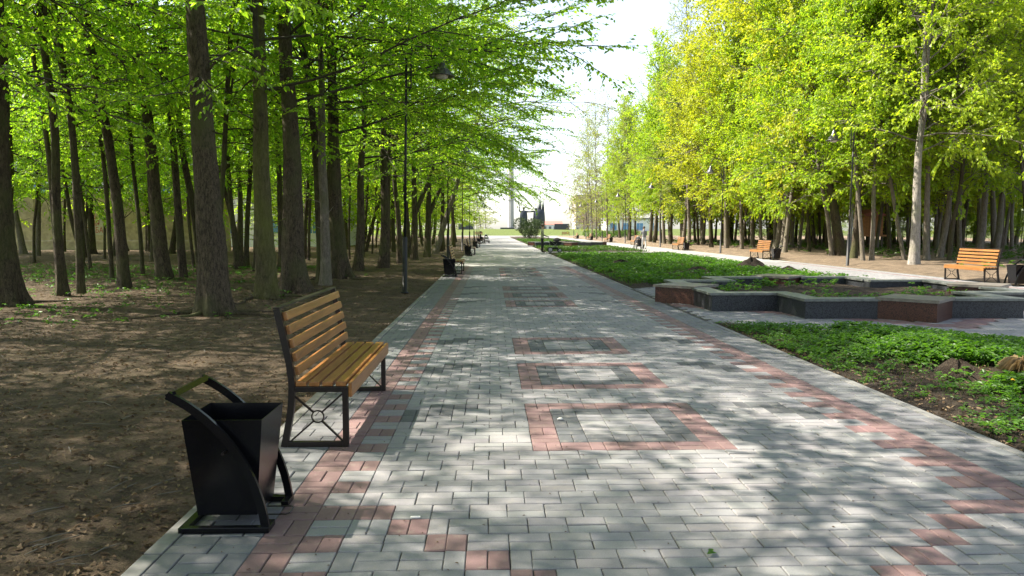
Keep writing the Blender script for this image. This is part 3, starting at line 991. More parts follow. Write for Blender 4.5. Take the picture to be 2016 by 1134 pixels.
def gen_crown(seed, H=10.0, n1=28, spread=4.0, lo=-8, hi=52, bias=0.0, az0=0.0, n2=6, n3=4, step=0.05, ll=0.095, lw=0.058, droop=0.10, norm_rand=0.45, hang=0.25, mats=('twig', 'leaf_left'), r0=0.075, keep=1.0, zpow=0.9, top=0.45, tint_mean=0.5, wob=0.12, flat=True, esp=0.0):
    """branches and leaves round a central leader that starts at the origin; returns (limb mesh, crown mesh)"""
    rd = random.Random(seed)
    rs = np.random.default_rng(seed)
    mb = MB()
    lead = [Vector((0, 0, 0))]
    wv = Vector((0, 0, 0))
    for k in range(1, 9):
        wv += Vector((rd.gauss(0, .09), rd.gauss(0, .09), 0))
        lead.append(Vector((wv.x, wv.y, H * k / 8)))
    mb.tube(lead, [r0 * (1 - 0.88 * k / 8) for k in range(9)], 7, False)
    def on_lead(z):
        f = max(0, min(7.999, z / H * 8)); k = int(f)
        return lead[k].lerp(lead[k + 1], f - k)
    tw = []      # start, dir, length
    for i in range(n1):
        t = (i + rd.random()) / n1
        z = H * (t ** zpow) * 0.97
        az = i * 2.39996 + rd.gauss(0, 0.35)
        prof = (0.62 + 0.5 * math.sin(PI * min(1.0, t * 0.95 + 0.12))) * (1 - (1 - top) * t)
        Ln = spread * prof * rd.uniform(0.75, 1.2) * (1 + bias * math.cos(az - az0))
        if Ln < 0.5: continue
        el = R(lo + (hi - lo) * t ** 0.8 + rd.gauss(0, 7))
        d = Vector((math.cos(az) * math.cos(el), math.sin(az) * math.cos(el), math.sin(el)))
        p = on_lead(z)
        pts = [p.copy()]
        ns = 6
        for k in range(ns):
            d = (d + Vector((rd.gauss(0, wob), rd.gauss(0, wob), rd.gauss(0, wob * .8) - droop * (0.3 + 1.2 * k / ns)))).normalized()
            p = p + d * (Ln / ns)
            pts.append(p.copy())
        rb = min(r0 * 0.5, 0.011 * Ln + 0.008) * (1 - 0.4 * t)
        mb.tube(pts, [rb * (1 - 0.85 * k / ns) for k in range(ns + 1)], 5, False)
        m2 = max(2, int(n2 * Ln / spread + 0.5))
        for j in range(m2):
            s = 0.18 + 0.80 * (j + rd.random()) / m2
            f = s * ns; k = min(ns - 1, int(f))
            q = pts[k].lerp(pts[k + 1], f - k)
            dd = (pts[k + 1] - pts[k]).normalized()
            sg = 1 if j % 2 else -1
            if flat:
                e = rot_z(dd, sg * R(rd.uniform(32, 68)))
                e.z = e.z * 0.5 + rd.gauss(0.02, 0.16)
            else:
                ax_ = dd.cross(Vector((rd.gauss(0, 1), rd.gauss(0, 1), rd.gauss(0, 1)))).normalized()
                e = Matrix.Rotation(R(rd.uniform(30, 65)), 3, ax_) @ dd
            e.normalize()
            L2 = (0.50 * Ln * (1.05 - 0.6 * s)) * rd.uniform(0.7, 1.2) + 0.25
            sp = [q.copy()]
            qq = q.copy()
            for kk in range(3):
                e = (e + Vector((rd.gauss(0, .1), rd.gauss(0, .1), rd.gauss(0, .07) - droop * 0.5))).normalized()
                qq = qq + e * (L2 / 3)
                sp.append(qq.copy())
            mb.tube(sp, [0.30 * rb + 0.003, 0.22 * rb + 0.003, 0.12 * rb + 0.0025, 0.0022], 4, False)
            tw.append((sp[1], sp[3] - sp[1], (sp[3] - sp[1]).length))
            m3 = max(2, int(n3 * (0.5 + L2 / 1.2)))
            for h_ in range(m3):
                s3 = 0.15 + 0.85 * (h_ + rd.random()) / m3
                f3 = s3 * 3; k3 = min(2, int(f3))
                a = sp[k3].lerp(sp[k3 + 1], f3 - k3)
                d3 = (sp[k3 + 1] - sp[k3]).normalized()
                if flat:
                    d3 = rot_z(d3, (1 if h_ % 2 else -1) * R(rd.uniform(30, 65)))
                    d3.z += rd.gauss(-0.06, 0.22)
                else:
                    ax_ = d3.cross(Vector((rd.gauss(0, 1), rd.gauss(0, 1), rd.gauss(0, 1)))).normalized()
                    d3 = Matrix.Rotation(R(rd.uniform(25, 70)), 3, ax_) @ d3
                d3.normalize()
                L3 = rd.uniform(0.28, 0.62)
                mb.tube([a, a + d3 * L3], [0.0035, 0.001], 3, False)
                tw.append((a, d3, L3))
    P0 = np.array([tuple(a[0]) for a in tw]); D0 = np.array([tuple(a[1].normalized()) for a in tw]); L0 = np.array([a[2] for a in tw])
    cnt = np.maximum(2, (L0 / step).astype(int))
    idx = np.repeat(np.arange(len(tw)), cnt)
    if keep < 1:
        idx = idx[rs.random(len(idx)) < keep]
    n = len(idx)
    u = rs.random(n) ** 0.85
    P = P0[idx] + D0[idx] * (u * L0[idx])[:, None]
    side = np.where(rs.random(n) < 0.5, -1, 1) * rs.uniform(0.5, 1.15, n)
    d = D0[idx]
    dirs = np.stack([d[:, 0] * np.cos(side) - d[:, 1] * np.sin(side), d[:, 0] * np.sin(side) + d[:, 1] * np.cos(side), d[:, 2] - rs.uniform(0, 2 * hang, n)], 1)
    NN = np.stack([rs.normal(0, norm_rand, n), rs.normal(0, norm_rand, n), np.ones(n)], 1)
    sz_ = rs.uniform(0.5, 1.3, n)
    L = ll * sz_
    W = lw * sz_ * rs.uniform(0.8, 1.15, n)
    clump = rs.normal(0, 0.16, len(tw))[idx]
    tint = tint_mean + 1.3 * clump + rs.normal(0, 0.2, n)
    limbs = mb.mesh('limbs', M[mats[0]], True)
    crown = leaf_mesh('crown', P, dirs, NN, L, W, tint, M[mats[1]])
    return limbs, crown

def catmull(pts, n):
    P = [pts[0] * 2 - pts[1]] + pts + [pts[-1] * 2 - pts[-2]]
    out = []
    m = len(pts) - 1
    for k in range(n + 1):
        f = k / n * m
        i = min(m - 1, int(f)); t = f - i
        a, b, c, d = P[i], P[i + 1], P[i + 2], P[i + 3]
        out.append(0.5 * ((2 * b) + (c - a) * t + (2 * a - 5 * b + 4 * c - d) * t * t + (3 * b - a - 3 * c + d) * t ** 3))
    return out

def trunk_mesh(seed, diam, height, lean=(0, 0), curve=0.0, rtop=0.11, sides=14, flare=0.45, mat='bark', forks=(), fine=False, ridge=1.0):
    rd = random.Random(seed)
    r0 = diam / 2
    if fine: sides = 40
    ctrl = []
    m = 5
    for k in range(m + 1):
        t = k / m
        bow = curve * math.sin(PI * t) * 0.9
        ctrl.append(Vector((lean[0] * height * t + bow + (rd.gauss(0, 0.035) if 0 < k else 0), lean[1] * height * t + (rd.gauss(0, 0.035) if 0 < k else 0), height * t)))
    rings = 22
    pts = [ctrl[0] + (ctrl[1] - ctrl[0]) * 0.0]
    ts = [0.0, 0.012, 0.03, 0.055, 0.09, 0.14] + list(np.linspace(0.2, 1, rings - 6))
    if fine: ts = list(np.linspace(0, 0.12, 16))[:-1] + list(np.linspace(0.12, 0.75, 90))[:-1] + list(np.linspace(.75, 1, 10))
    fur = [(rd.choice([7, 9, 11, 13, 16, 19, 23]), rd.uniform(0, 6.28), rd.gauss(0, 5.5), rd.uniform(.5, 1)) for _ in range(14)]
    dense = catmull(ctrl, 100)
    vs, qs = [], []
    ph = [rd.uniform(0, 6.28) for _ in range(6)]
    nl = rd.choice([4, 5, 6])
    for t in ts:
        f_ = t * 100; i_ = min(99, int(f_)); c = dense[i_].lerp(dense[i_ + 1], f_ - i_)
        h = t * height
        rr = r0 + (rtop - r0) * t ** 0.9
        fl = flare * math.exp(-h / (0.22 + 0.35 * r0))
        for k in range(sides):
            a = 2 * PI * k / sides
            lob = 1 + fl * (0.62 + 0.55 * math.cos(nl * a + ph[0]) + 0.3 * math.cos(2 * a + ph[1])) + 0.045 * math.sin(3 * a + ph[2] + h * 1.1) + 0.03 * math.sin(5 * a + ph[3] - h * 2.3) + 0.03 * math.sin(h * 4.1 + ph[4] + a)
            if fine:
                q_ = sum(w_ * math.sin(k_ * a + p_ + wz * h + 1.3 * math.sin(h * 2.1 + p_)) for k_, p_, wz, w_ in fur) / 5.0
                lob += ridge * 0.045 * (abs(q_) * 1.6 - 0.5) + 0.012 * rd.gauss(0, 1)
            vs.append((c.x + rr * lob * math.cos(a), c.y + rr * lob * math.sin(a), c.z - (0.12 if t == 0 else 0)))
    for i in range(len(ts) - 1):
        for k in range(sides):
            qs.append((i * sides + k, i * sides + (k + 1) % sides, (i + 1) * sides + (k + 1) % sides, (i + 1) * sides + k))
    mb = MB()
    mb.add(vs, qs)
    for (h, dx, dy, ln, r_) in forks:      # stubs and forked stems grown from the bole
        c = dense[int(h / height * 100)]
        p = [c, c + Vector((dx * .3, dy * .3, ln * .28)), c + Vector((dx * .68, dy * .68, ln * .62)), c + Vector((dx, dy, ln))]
        mb.tube(p, [r_, r_ * .9, r_ * .75, r_ * .55], 9, False)
    return mb.mesh('trunk', M[mat], True), dense

def add_tree(name, x, y, z, diam, lean, curve, hb, var, s, label, group, mat='bark', seed=0, tmesh=None, forks=(), rz=None, flare=0.45, cat='tree', sz=None, hb_=0):
    t = thing(name, (x, y, z), label, cat, group)
    lim, crn = var
    r0 = 0.11 * s
    if tmesh is None:
        hT = hb + 5.0
        me, dense = trunk_mesh(seed, diam, hT, lean, curve, 0.055, mat=mat, forks=forks, flare=flare, fine=(tmesh is None and diam > .4 and math.hypot(x, y) < 27), ridge=1.8 if 'furrowed' in label else 1.0)
        topp = dense[int(100 * hb / hT)]
        lean = ((dense[-1].x - topp.x) / 5.0, (dense[-1].y - topp.y) / 5.0)
    else:
        me, dense = tmesh
        topp = dense[int(100 * hb / 7.5)] if not hb_ else dense[30]
        lean = ((dense[-1].x - topp.x) / (7.5 - hb), (dense[-1].y - topp.y) / (7.5 - hb))
    obj('trunk', me, t)
    rot = (-math.atan(lean[1]), math.atan(lean[0]), (random.uniform(0, 2 * PI) if rz is None else rz))
    m = Matrix.Rotation(rot[1], 4, 'Y') @ Matrix.Rotation(rot[0], 4, 'X') @ Matrix.Rotation(rot[2], 4, 'Z')
    e = m.to_euler()
    scl = (s, s, sz if sz else s)
    loc = topp - Vector((0, 0, 0.15))
    obj('limbs', lim, t, loc, e, scl)
    obj('crown', crn, t, loc, e, scl)
    return t

# crown variants
VL = [gen_crown(100 + i, H=10.5, n1=42, spread=4.6, lo=0, hi=62, n2=8, n3=6, step=0.069, ll=0.105, lw=0.066, wob=0.18, droop=0.12, norm_rand=0.55) for i in range(3)]
VE = [gen_crown(200 + i, H=11.0, n1=42, spread=5.7, lo=6, hi=58, bias=0.58, az0=0.0, n2=9, n3=6, step=0.060, ll=0.105, lw=0.066, droop=0.10, wob=0.18, norm_rand=0.55) for i in range(3)]
VF = [gen_crown(300 + i, H=10.0, n1=36, spread=4.2, lo=-2, hi=58, n2=7, n3=4, step=0.080, ll=0.16, lw=0.105, wob=0.17, norm_rand=.6, mats=('twig', 'leaf_mid'), keep=0.85) for i in range(2)]
VS = [gen_crown(400 + i, H=11.0, n1=30, spread=6.2, lo=2, hi=46, bias=0.4, az0=0.0, n2=7, n3=5, step=0.06, keep=0.5, ll=0.095, wob=0.15, mats=('twig', 'leaf_olive')) for i in range(1)]
VR = [gen_crown(500 + i, H=14.5, n1=58, spread=4.4, lo=14 + 6 * i, hi=78, n2=9, n3=6, step=0.070, ll=0.125, lw=0.105, norm_rand=0.8, hang=0.45, wob=0.20, droop=0.07, mats=('twig_grey', 'leaf_right'), top=0.62, flat=False) for i in range(3)]
VY = [gen_crown(600 + i, H=14.5, n1=56, spread=4.8, lo=24, hi=76, n2=9, n3=6, step=0.070, ll=0.12, lw=0.10, norm_rand=0.9, hang=0.4, wob=0.20, droop=0.06, mats=('twig_grey', 'leaf_yellow'), top=0.62, flat=False) for i in range(1)]
VO = [gen_crown(700 + i, H=15.0, n1=50, spread=4.2, lo=24, hi=78, n2=8, n3=5, step=0.075, ll=0.10, lw=0.07, norm_rand=0.9, hang=0.3, wob=0.20, droop=0.09, mats=('twig_grey', 'leaf_olive'), top=0.6, flat=False) for i in range(2)]
VT = [gen_crown(900 + i, H=17.0, n1=44, spread=4.6, lo=20, hi=70, n2=8, n3=5, step=0.12, keep=0.55, ll=0.14, lw=0.09, norm_rand=0.9, hang=0.5, wob=0.2, droop=0.16, mats=('twig_grey', 'leaf_olive'), top=0.6, flat=False) for i in range(1)]
VB = [gen_crown(850, H=11.0, n1=34, spread=4.6, lo=0, hi=60, n2=6, n3=3, step=0.12, ll=0.26, lw=0.2, norm_rand=0.8, mats=('twig_grey', 'leaf_olive'))]
VP = [gen_crown(800, H=12.0, n1=34, spread=4.4, lo=0, hi=60, n2=6, n3=4, step=0.10, ll=0.17, lw=0.11, norm_rand=0.8, flat=False, mats=('twig_grey', 'leaf_pink'))]

# ------------------------------------------------------------------ the wood left of the main path
# x, y, trunk diameter, lean, bow, height of bole, crown set, crown scale, bark, label
LT = [
 (-9.42, 14.85, 0.66, 0.015, 0, 5.0, VL, 1.0, 'bark', 'thick dark trunk with spreading roots, leftmost in the picture'),
 (-9.33, 16.77, 0.20, -0.024, 0.0, 4.6, VL, 0.7, 'bark', 'slim straight dark tree, just right of the thick leftmost trunk'),
 (-9.48, 17.80, 0.18, -0.082, 0.30, 4.6, VL, 0.65, 'bark', 'slim bowed tree beside the slim straight one near the leftmost trunk'),
 (-9.41, 19.76, 0.30, -0.113, 0.12, 5.0, VL, 0.8, 'bark', 'mid-size tree leaning away, third slim stem from the thick leftmost trunk'),
 (-9.54, 22.44, 0.44, -0.081, 0.05, 5.4, VL, 0.9, 'bark', 'leaning broad tree behind and beside the big foreground trunk'),
 (-9.35, 23.33, 0.25, -0.072, 0.1, 5.2, VL, 0.7, 'bark', 'slim stem of the leaning pair half hidden by the big foreground trunk'),
 (-8.97, 23.80, 0.24, -0.135, 0.15, 5.2, VL, 0.7, 'bark', 'more slanted stem of the pair half hidden by the big foreground trunk'),
 (-5.00, 13.85, 0.54, -0.028, 0, 6.4, VE, 0.95, 'bark_rough', 'big straight rough-barked tree behind the nearest bench and bin'),
 (-4.96, 16.90, 0.46, -0.009, 0, 5.2, VE, 0.95, 'bark_moss', 'mossy yellow-green trunk standing above the nearest bench'),
 (-4.74, 18.38, 0.58, -0.015, 0, 5.2, VE, 1.0, 'bark_rough', 'thick dark rough trunk beside the mossy one'),
 (-8.06, 29.55, 0.24, -0.005, 0, 4.6, VL, 0.8, 'bark', 'thin dark stem glimpsed between the mossy and the thick rough trunk'),
 (-4.86, 22.10, 0.31, -0.071, 0.1, 4.8, VE, 0.8, 'bark', 'slightly curved tree right behind the thick rough trunk'),
 (-4.65, 21.47, 0.29, -0.008, 0, 4.8, VE, 0.75, 'bark_grey', 'grey smooth trunk in front of the furrowed wide one'),
 (-4.66, 23.69, 0.56, -0.035, 0, 5.0, VE, 1.0, 'bark', 'wide dark furrowed trunk with flaring roots by the lamp'),
 (-4.88, 28.03, 0.34, 0.049, 0, 4.8, VE, 0.9, 'bark', 'straight tree just past the wide furrowed trunk'),
 (-4.22, 29.83, 0.42, 0.008, 0, 4.8, VE, 0.95, 'bark', 'straight round trunk immediately before the nearest lamp pole'),
 (-4.12, 34.29, 0.25, -0.039, 0, 4.4, VE, 0.8, 'bark', 'thin tree seen close behind the nearest lamp pole'),
 (-3.80, 37.66, 0.33, -0.007, 0, 4.4, VE, 0.85, 'bark', 'upright tree between the nearest lamp and the forked tree'),
 (-4.34, 40.32, 0.27, -0.036, 0, 4.4, VL, 0.8, 'bark', 'thin tree behind the upright one past the nearest lamp'),
 (-3.59, 42.55, 0.40, 0.03, 0, 4.8, VE, 0.85, 'bark', 'forked tree with a side stem bending over towards the path'),
 (-3.53, 47.88, 0.42, 0.32, 0, 5.2, VE, 0.85, 'bark_grey', 'strongly slanted tree leaning over the path edge'),
 (-8.45, 51.21, 0.28, 0.30, 0, 4.5, VL, 0.8, 'bark', 'thin slanting tree deep in the wood behind the round trunk'),
 (-6.55, 51.16, 0.30, -0.014, 0, 4.2, VL, 0.8, 'bark', 'thin upright tree deep behind the nearest lamp'),
 (-10.77, 57.68, 0.28, -0.073, 0, 4.2, VF, 0.9, 'bark', 'far pale-edged stem seen past the wide furrowed trunk'),
 (-9.66, 29.22, 0.21, -0.077, 0.1, 4.4, VL, 0.7, 'bark', 'slim stem of the dark thicket right of the big foreground trunk'),
 (-9.85, 30.78, 0.21, 0.070, 0, 4.4, VL, 0.7, 'bark', 'outward tilted stem of the dark thicket beyond the big foreground trunk'),
 (-9.75, 30.2, 0.2, -0.22, 0, 3.6, VL, 0.6, 'bark', 'most slanted stem of the dark thicket beyond the big foreground trunk'),
 (-26.53, 43.97, 0.35, -0.071, -0.4, 4.6, VL, 0.9, 'bark_grey', 'crooked tree with patchy bark near the left end of the concrete wall'),
 (-23.92, 40.85, 0.25, 0.032, 0.2, 4.6, VL, 0.8, 'bark_grey', 'wavy thin pale-sided tree in front of the red graffiti'),
 (-23.19, 43.88, 0.32, 0.024, 0, 4.6, VL, 0.8, 'bark', 'left stem of the close pair before the concrete wall'),
 (-22.67, 43.87, 0.40, 0.011, 0, 4.6, VL, 0.9, 'bark', 'right thicker stem of the close pair before the concrete wall'),
 (-23.49, 49.44, 0.42, -0.086, 0, 4.6, VL, 0.9, 'bark', 'leaning tree touching the middle of the concrete wall'),
 (-22.03, 49.40, 0.26, 0.001, 0, 4.4, VL, 0.8, 'bark', 'thin post-like tree at the concrete wall, right of the leaning one'),
 (-21.48, 48.56, 0.28, -0.020, 0, 4.4, VL, 0.8, 'bark', 'thin tree near the right part of the concrete wall'),
 (-17.12, 48.24, 0.32, 0.005, 0, 4.4, VL, 0.9, 'bark', 'dark tree deep in the wood behind the big foreground trunk'),
 (-9.36, 38.44, 0.23, 0.046, 0, 4.2, VL, 0.8, 'bark', 'thin tree glimpsed between the two rough trunks above the bench'),
 (-3.66, 57.49, 0.34, 0.007, 0, 4.2, VE, 0.8, 'bark', 'tree at the wood edge behind the slanted one'),
 (-4.4, 32.0, 0.26, 0.03, 0, 4.4, VS, 1.05, 'bark', 'thin tree whose sparse olive twigs reach far over the path'),
 (-3.5, 53.0, 0.30, 0.02, 0, 4.0, VS, 1.1, 'bark', 'tree at the wood edge with sparse twigs, behind the slanted tree'),
 (-3.27, 65.72, 0.35, -0.029, 0, 4.2, VS, 0.85, 'bark', 'tree at the wood edge beside the third lamp'),
]
placed = []
GL = 'trees of the wood left of the main path'
for i, (x, y, d, ln, cv, hb, V, s, bk, lab) in enumerate(LT):
    fk = ()
    if 'forked' in lab: fk = ((2.3, 0.95, 0.1, 2.4, 0.13),)
    if 'big straight' in lab: fk = ((4.3, 0.35, -0.2, 0.25, 0.03), (3.4, 0.3, -0.1, -0.1, 0.022))
    rk = random.Random(i * 7 + 1)
    for _ in range(5):
        a_ = rk.uniform(0, 2 * PI); l_ = rk.uniform(.15, .7)
        fk = fk + ((rk.uniform(1.6, 5.0), math.cos(a_) * l_, math.sin(a_) * l_, rk.uniform(-.1, .35), rk.uniform(.008, .02)),)
    edge = V in (VE, VS)
    add_tree('hornbeam_tree', x, y, float(hL(np.array(x), np.array(y))) - 0.02, d, (ln, 0), cv, hb if not edge else hb - 0.6, V[i % len(V)], s, lab, GL, bk, 40 + i, forks=fk, rz=(random.uniform(-0.5, 0.5) if edge else None), flare=0.75 if ('roots' in lab or 'thick' in lab) else 0.42)
    placed.append((x, y))

def far_enough(x, y, dmin):
    return all((x - a) ** 2 + (y - b) ** 2 > dmin * dmin for a, b in placed)

# off-frame trees that stand beside and behind the camera; their boughs hang into the view and shade the paving
for i, (x, y, V, s, d) in enumerate([(-4.9, 8.4, VE, 0.95, 0.45), (-5.2, 3.9, VE, 1.0, 0.45), (-8.8, 10.9, VL, 0.95, 0.4), (-9.2, 6.4, VL, 0.75, 0.3), (-13.2, 8.2, VL, 0.85, 0.35), (-9.5, 2.2, VL, 1.0, 0.4), (-4.8, 0.4, VE, 1.0, 0.4), (-13.0, 14.0, VL, 0.9, 0.35)]):
    if visible(x, y, 0.3): continue
    add_tree('hornbeam_tree', x, y, 0, d, (0.01, 0), 0, 5.2 if V is VE else 4.4, V[i % len(V)], s, 'leafy hornbeam boughs hanging in from beyond the left picture edge', 'trees beside the camera', 'bark', 900 + i, rz=random.uniform(-.4, .4) if V is VE else None)
    placed.append((x, y))

TRK = [trunk_mesh(2000 + i, d, 7.5, (random.gauss(0, .05), random.gauss(0, .03)), random.gauss(0, .25), 0.05, sides=8, mat='bark') for i, d in enumerate([0.2, 0.14, 0.30, 0.24, 0.12, 0.18, 0.36])]
rb = random.Random(21)
k_ = 0
while k_ < 16:
    y = rb.uniform(19, 42); x = -6.5 - rb.random() * (y * .30)
    if not far_enough(x, y, 1.3): continue
    placed.append((x, y))
    add_tree('hornbeam_tree', x, y, 0.02, rb.uniform(.09, .15), (rb.gauss(0, .08), 0), rb.gauss(0, .2), 3.8, VL[k_ % 3], rb.uniform(.45, .6), 'very thin young stem among the front trunks of the left wood', 'thin stems of the left wood', 'bark', 1200 + k_, flare=.25)
    k_ += 1
nB = 0
rb = random.Random(3)
tries = 0
while nB < 120 and tries < 6000:
    tries += 1
    y = 24 + 110 * rb.random() ** 1.15
    x = -5.5 - rb.random() ** 1.1 * min(52, y * 0.72 - 3)
    if y > 62 and x > -6 and rb.random() < 0.3: x = -3.4 - rb.random() * 2
    if y > 49 and x < -18.5: continue
    if not far_enough(x, y, 2.4 + y * 0.014): continue
    placed.append((x, y))
    V = VF if y > 42 else VL
    if y < 40: lab, grp = 'slim dark tree in the middle of the left wood behind the front trunks', 'middle trees of the left wood'
    elif y < 75: lab, grp = 'distant slim tree deep in the left wood', 'distant trees of the left wood'
    else: lab, grp = 'farthest small tree at the back of the left wood', 'farthest trees of the left wood'
    k = rb.randrange(len(TRK))
    add_tree('hornbeam_tree', x, y, 0.05, 0.3, (0, 0), 0, 3.4, V[rb.randrange(len(V))], rb.uniform(0.75, 1.05) * (0.85 if y < 40 else 1), lab, grp, tmesh=TRK[k])
    nB += 1

TRS = [trunk_mesh(2600 + i, 0.09 + .02 * i, 7.5 * .4, (0, 0), 0, .01, sides=7, mat='bark') for i in range(3)]
for i in range(34):
    y = rb.uniform(48, 130)
    x = -6 - rb.random() * min(46, y * .6)
    if y > 48 and y < 62 and x < -15: continue
    add_tree('young_tree', x, y, 0.05, 0.1, (0, 0), 0, 1.0, VF[i % 2], rb.uniform(.32, .5), 'bushy young tree in the understorey deep in the left wood', 'understorey of the left wood', tmesh=TRS[i % 3], sz=rb.uniform(.3, .42), hb_=1)

# ------------------------------------------------------------------ trees right of the sunny footpath
RT = [
 (17.12, 30.47, 0.40, 0.010, 0, 4.6, 'VR', 0.95, 'bark_pale', 'pale grey straight trunk at the sandy edge, most prominent tree right of the footpath'),
 (20.08, 34.70, 0.30, -0.027, 0, 4.4, 'VR', 0.9, 'bark_grey', 'darker trunk close behind the pale straight one'),
 (19.37, 35.27, 0.19, -0.201, 0, 3.8, 'VR', 0.7, 'bark_grey', 'thin slanted stem left of the pale straight trunk'),
 (22.42, 37.59, 0.30, 0.091, 0.1, 3.6, 'VR', 0.85, 'bark_grey', 'crooked pale tree right of the pale straight trunk'),
 (21.14, 34.67, 0.21, 0.093, 0, 3.6, 'VR', 0.75, 'bark', 'thin dark tree behind the nearest sunny bench, left side'),
 (31.78, 49.03, 0.36, -0.02, 0, 4.0, 'VR', 0.9, 'bark_grey', 'left pale stem of the pair above the nearest sunny bench'),
 (32.9, 49.01, 0.46, -0.09, 0, 4.0, 'VR', 0.95, 'bark_grey', 'right thicker stem of the pair above the nearest sunny bench'),
 (31.79, 46.94, 0.52, 0.001, 0, 4.0, 'VR', 0.95, 'bark', 'dark spreading tree beyond the right end of the nearest sunny bench'),
 (29.40, 47.00, 0.31, 0.085, 0, 4.0, 'VR', 0.85, 'bark', 'dark slim tree behind the nearest sunny bench'),
 (19.10, 41.17, 0.62, -0.20, 0, 4.6, 'VY', 1.1, 'bark', 'massive dark tree leaning back beside the nearest right-hand lamp'),
 (18.60, 41.18, 0.25, -0.18, 0, 4.2, 'VR', 0.8, 'bark_grey', 'thin stem hugging the massive leaning tree'),
 (20.42, 41.91, 0.34, -0.03, 0, 4.4, 'VR', 0.9, 'bark', 'dark trunk right behind the massive leaning tree'),
 (17.16, 34.78, 0.20, -0.12, 0, 3.8, 'VR', 0.75, 'bark_grey', 'left stem of the pale twin trunk near the right-hand lamp'),
 (17.55, 34.77, 0.21, 0.01, 0, 3.8, 'VR', 0.75, 'bark_grey', 'right stem of the pale twin trunk near the right-hand lamp'),
 (23.08, 58.26, 0.35, 0.054, 0, 3.6, 'VR', 0.9, 'bark_grey', 'tree behind the bin of the second sunny bench'),
 (21.91, 58.29, 0.35, -0.03, 0, 3.6, 'VY', 0.95, 'bark_grey', 'tree straight behind the second sunny bench'),
 (25.62, 59.74, 0.32, -0.10, 0, 3.6, 'VR', 0.9, 'bark', 'tree right of the second sunny bench, back row'),
 (21.24, 61.50, 0.37, -0.05, 0, 3.6, 'VO', 0.95, 'bark_grey', 'tree just left of the second sunny bench'),
 (20.40, 65.09, 0.35, -0.08, 0, 3.4, 'VY', 0.95, 'bark_grey', 'tree beside the second right-hand lamp'),
 (22.00, 78.70, 0.42, -0.08, 0, 3.2, 'VO', 0.95, 'bark_grey', 'tree between the second right-hand lamp and the third sunny bench'),
 (22.20, 87.90, 0.42, -0.08, 0, 3.2, 'VR', 0.9, 'bark', 'tree behind the third sunny bench'),
 (17.7, 57.0, 0.36, -0.03, 0, 3.6, 'VY', 1.17, 'bark_grey', 'tall yellow-flowering maple leaning out over the second sunny bench'),
 (17.3, 66.5, 0.36, -0.03, 0, 3.4, 'VO', 1.15, 'bark_grey', 'tall olive-leafed tree at the path edge past the second right-hand lamp'),
 (17.5, 77.0, 0.36, -0.03, 0, 3.4, 'VR', 1.1, 'bark_grey', 'tall tree at the path edge near the third sunny bench'),
 (21.5, 127.53, 0.43, -0.1, 0, 3.0, 'VR', 0.7, 'bark', 'lone far tree at the end of the right-hand row'),
]
VD = {'VR': VR, 'VY': VY, 'VO': VO}
placed_r = []
GR = 'trees right of the sunny footpath'
for i, (x, y, d, ln, cv, hb, V, s, bk, lab) in enumerate(RT):
    V = VD[V]
    add_tree('maple_tree', x, y, float(hR(np.array(x), np.array(y))) - 0.02, d, (ln, 0), cv, hb, V[i % len(V)], s, lab, GR, bk, 140 + i, sz=s * 1.05)
    placed_r.append((x, y))
# birch among the maples
add_tree('birch_tree', 21.6, 45.5, 0.1, 0.26, (0.0, 0), 0, 9.0, VO[1], 0.75, 'white birch stem rising behind the massive leaning tree', GR, 'birch', 77, flare=0.2)
TRR = [trunk_mesh(3000 + i, d, 7.5, (random.gauss(0, .06), random.gauss(0, .03)), random.gauss(0, .2), 0.06, sides=8, mat=('bark_grey' if i % 2 else 'bark')) for i, d in enumerate([0.24, 0.3, 0.36, 0.28, 0.33, 0.4])]
tries = 0
nB = 0
front = []
while nB < 125 and tries < 9000:
    tries += 1
    y = 33 + 72 * rb.random()
    x = 17.4 + rb.random() ** 1.3 * min(34, y * 0.62)
    if x / y > 0.74: continue
    if not all((x - a) ** 2 + (y - b) ** 2 > (1.7 + y * 0.008) ** 2 for a, b in placed_r): continue
    placed_r.append((x, y))
    V = rb.choice([VR, VR, VR, VY, VO]) if y > 50 else VR
    edge = x < 20
    lab, grp = (('maple in the front row of the sunlit grove beyond the footpath', 'front row of the sunlit grove') if edge else ('tree standing inside the sunlit grove behind its front row', 'inner trees of the sunlit grove'))
    tr_ = add_tree('maple_tree', x, y, 0.1, 0.3, (0, 0), 0, 3.0, V[rb.randrange(len(V))], rb.uniform(0.8, 1.05), lab, grp, tmesh=TRR[rb.randrange(len(TRR))])
    if edge: front.append(tr_)
    nB += 1
NTH = ['nearest', 'second', 'third', 'fourth', 'fifth', 'sixth', 'seventh', 'eighth', 'ninth', 'tenth', 'eleventh', 'twelfth', 'thirteenth', 'fourteenth', 'fifteenth', 'sixteenth', 'seventeenth', 'eighteenth', 'nineteenth', 'twentieth']
for i, o_ in enumerate(sorted(front, key=lambda q: q.location.y)):
    if i < 20: o_['label'] = f'slim maple in the front row of the sunlit grove, {NTH[i]} from the near end'
for i in range(46):
    y = rb.uniform(62, 118)
    x = (23 + rb.random() * min(34, y * .4)) if i < 18 else (y * .34 + rb.random() * y * .4)
    if x < 21: continue
    add_tree('young_tree', x, y, 0.1, 0.1, (0, 0), 0, 1.0, VR[i % 3], rb.uniform(.25, .4), 'bushy young tree in the understorey of the right grove', 'understorey of the right grove', tmesh=TRS[i % 3], sz=rb.uniform(.2, .3), hb_=1)
for i, (x, y, s) in enumerate([(15.8, 104, 1.0), (15.6, 113, 1.1), (16.4, 124, 1.1), (17.2, 135, 1.05)]):
    add_tree('birch_tree', x, y, 0, 0.26, (-0.03, 0), 0, 2.6, VT[0], s, 'tall thinly leafed tree at the far end of the grove against the sky', 'thinly leafed trees at the far end', 'bark_grey', 970 + i, flare=.2)
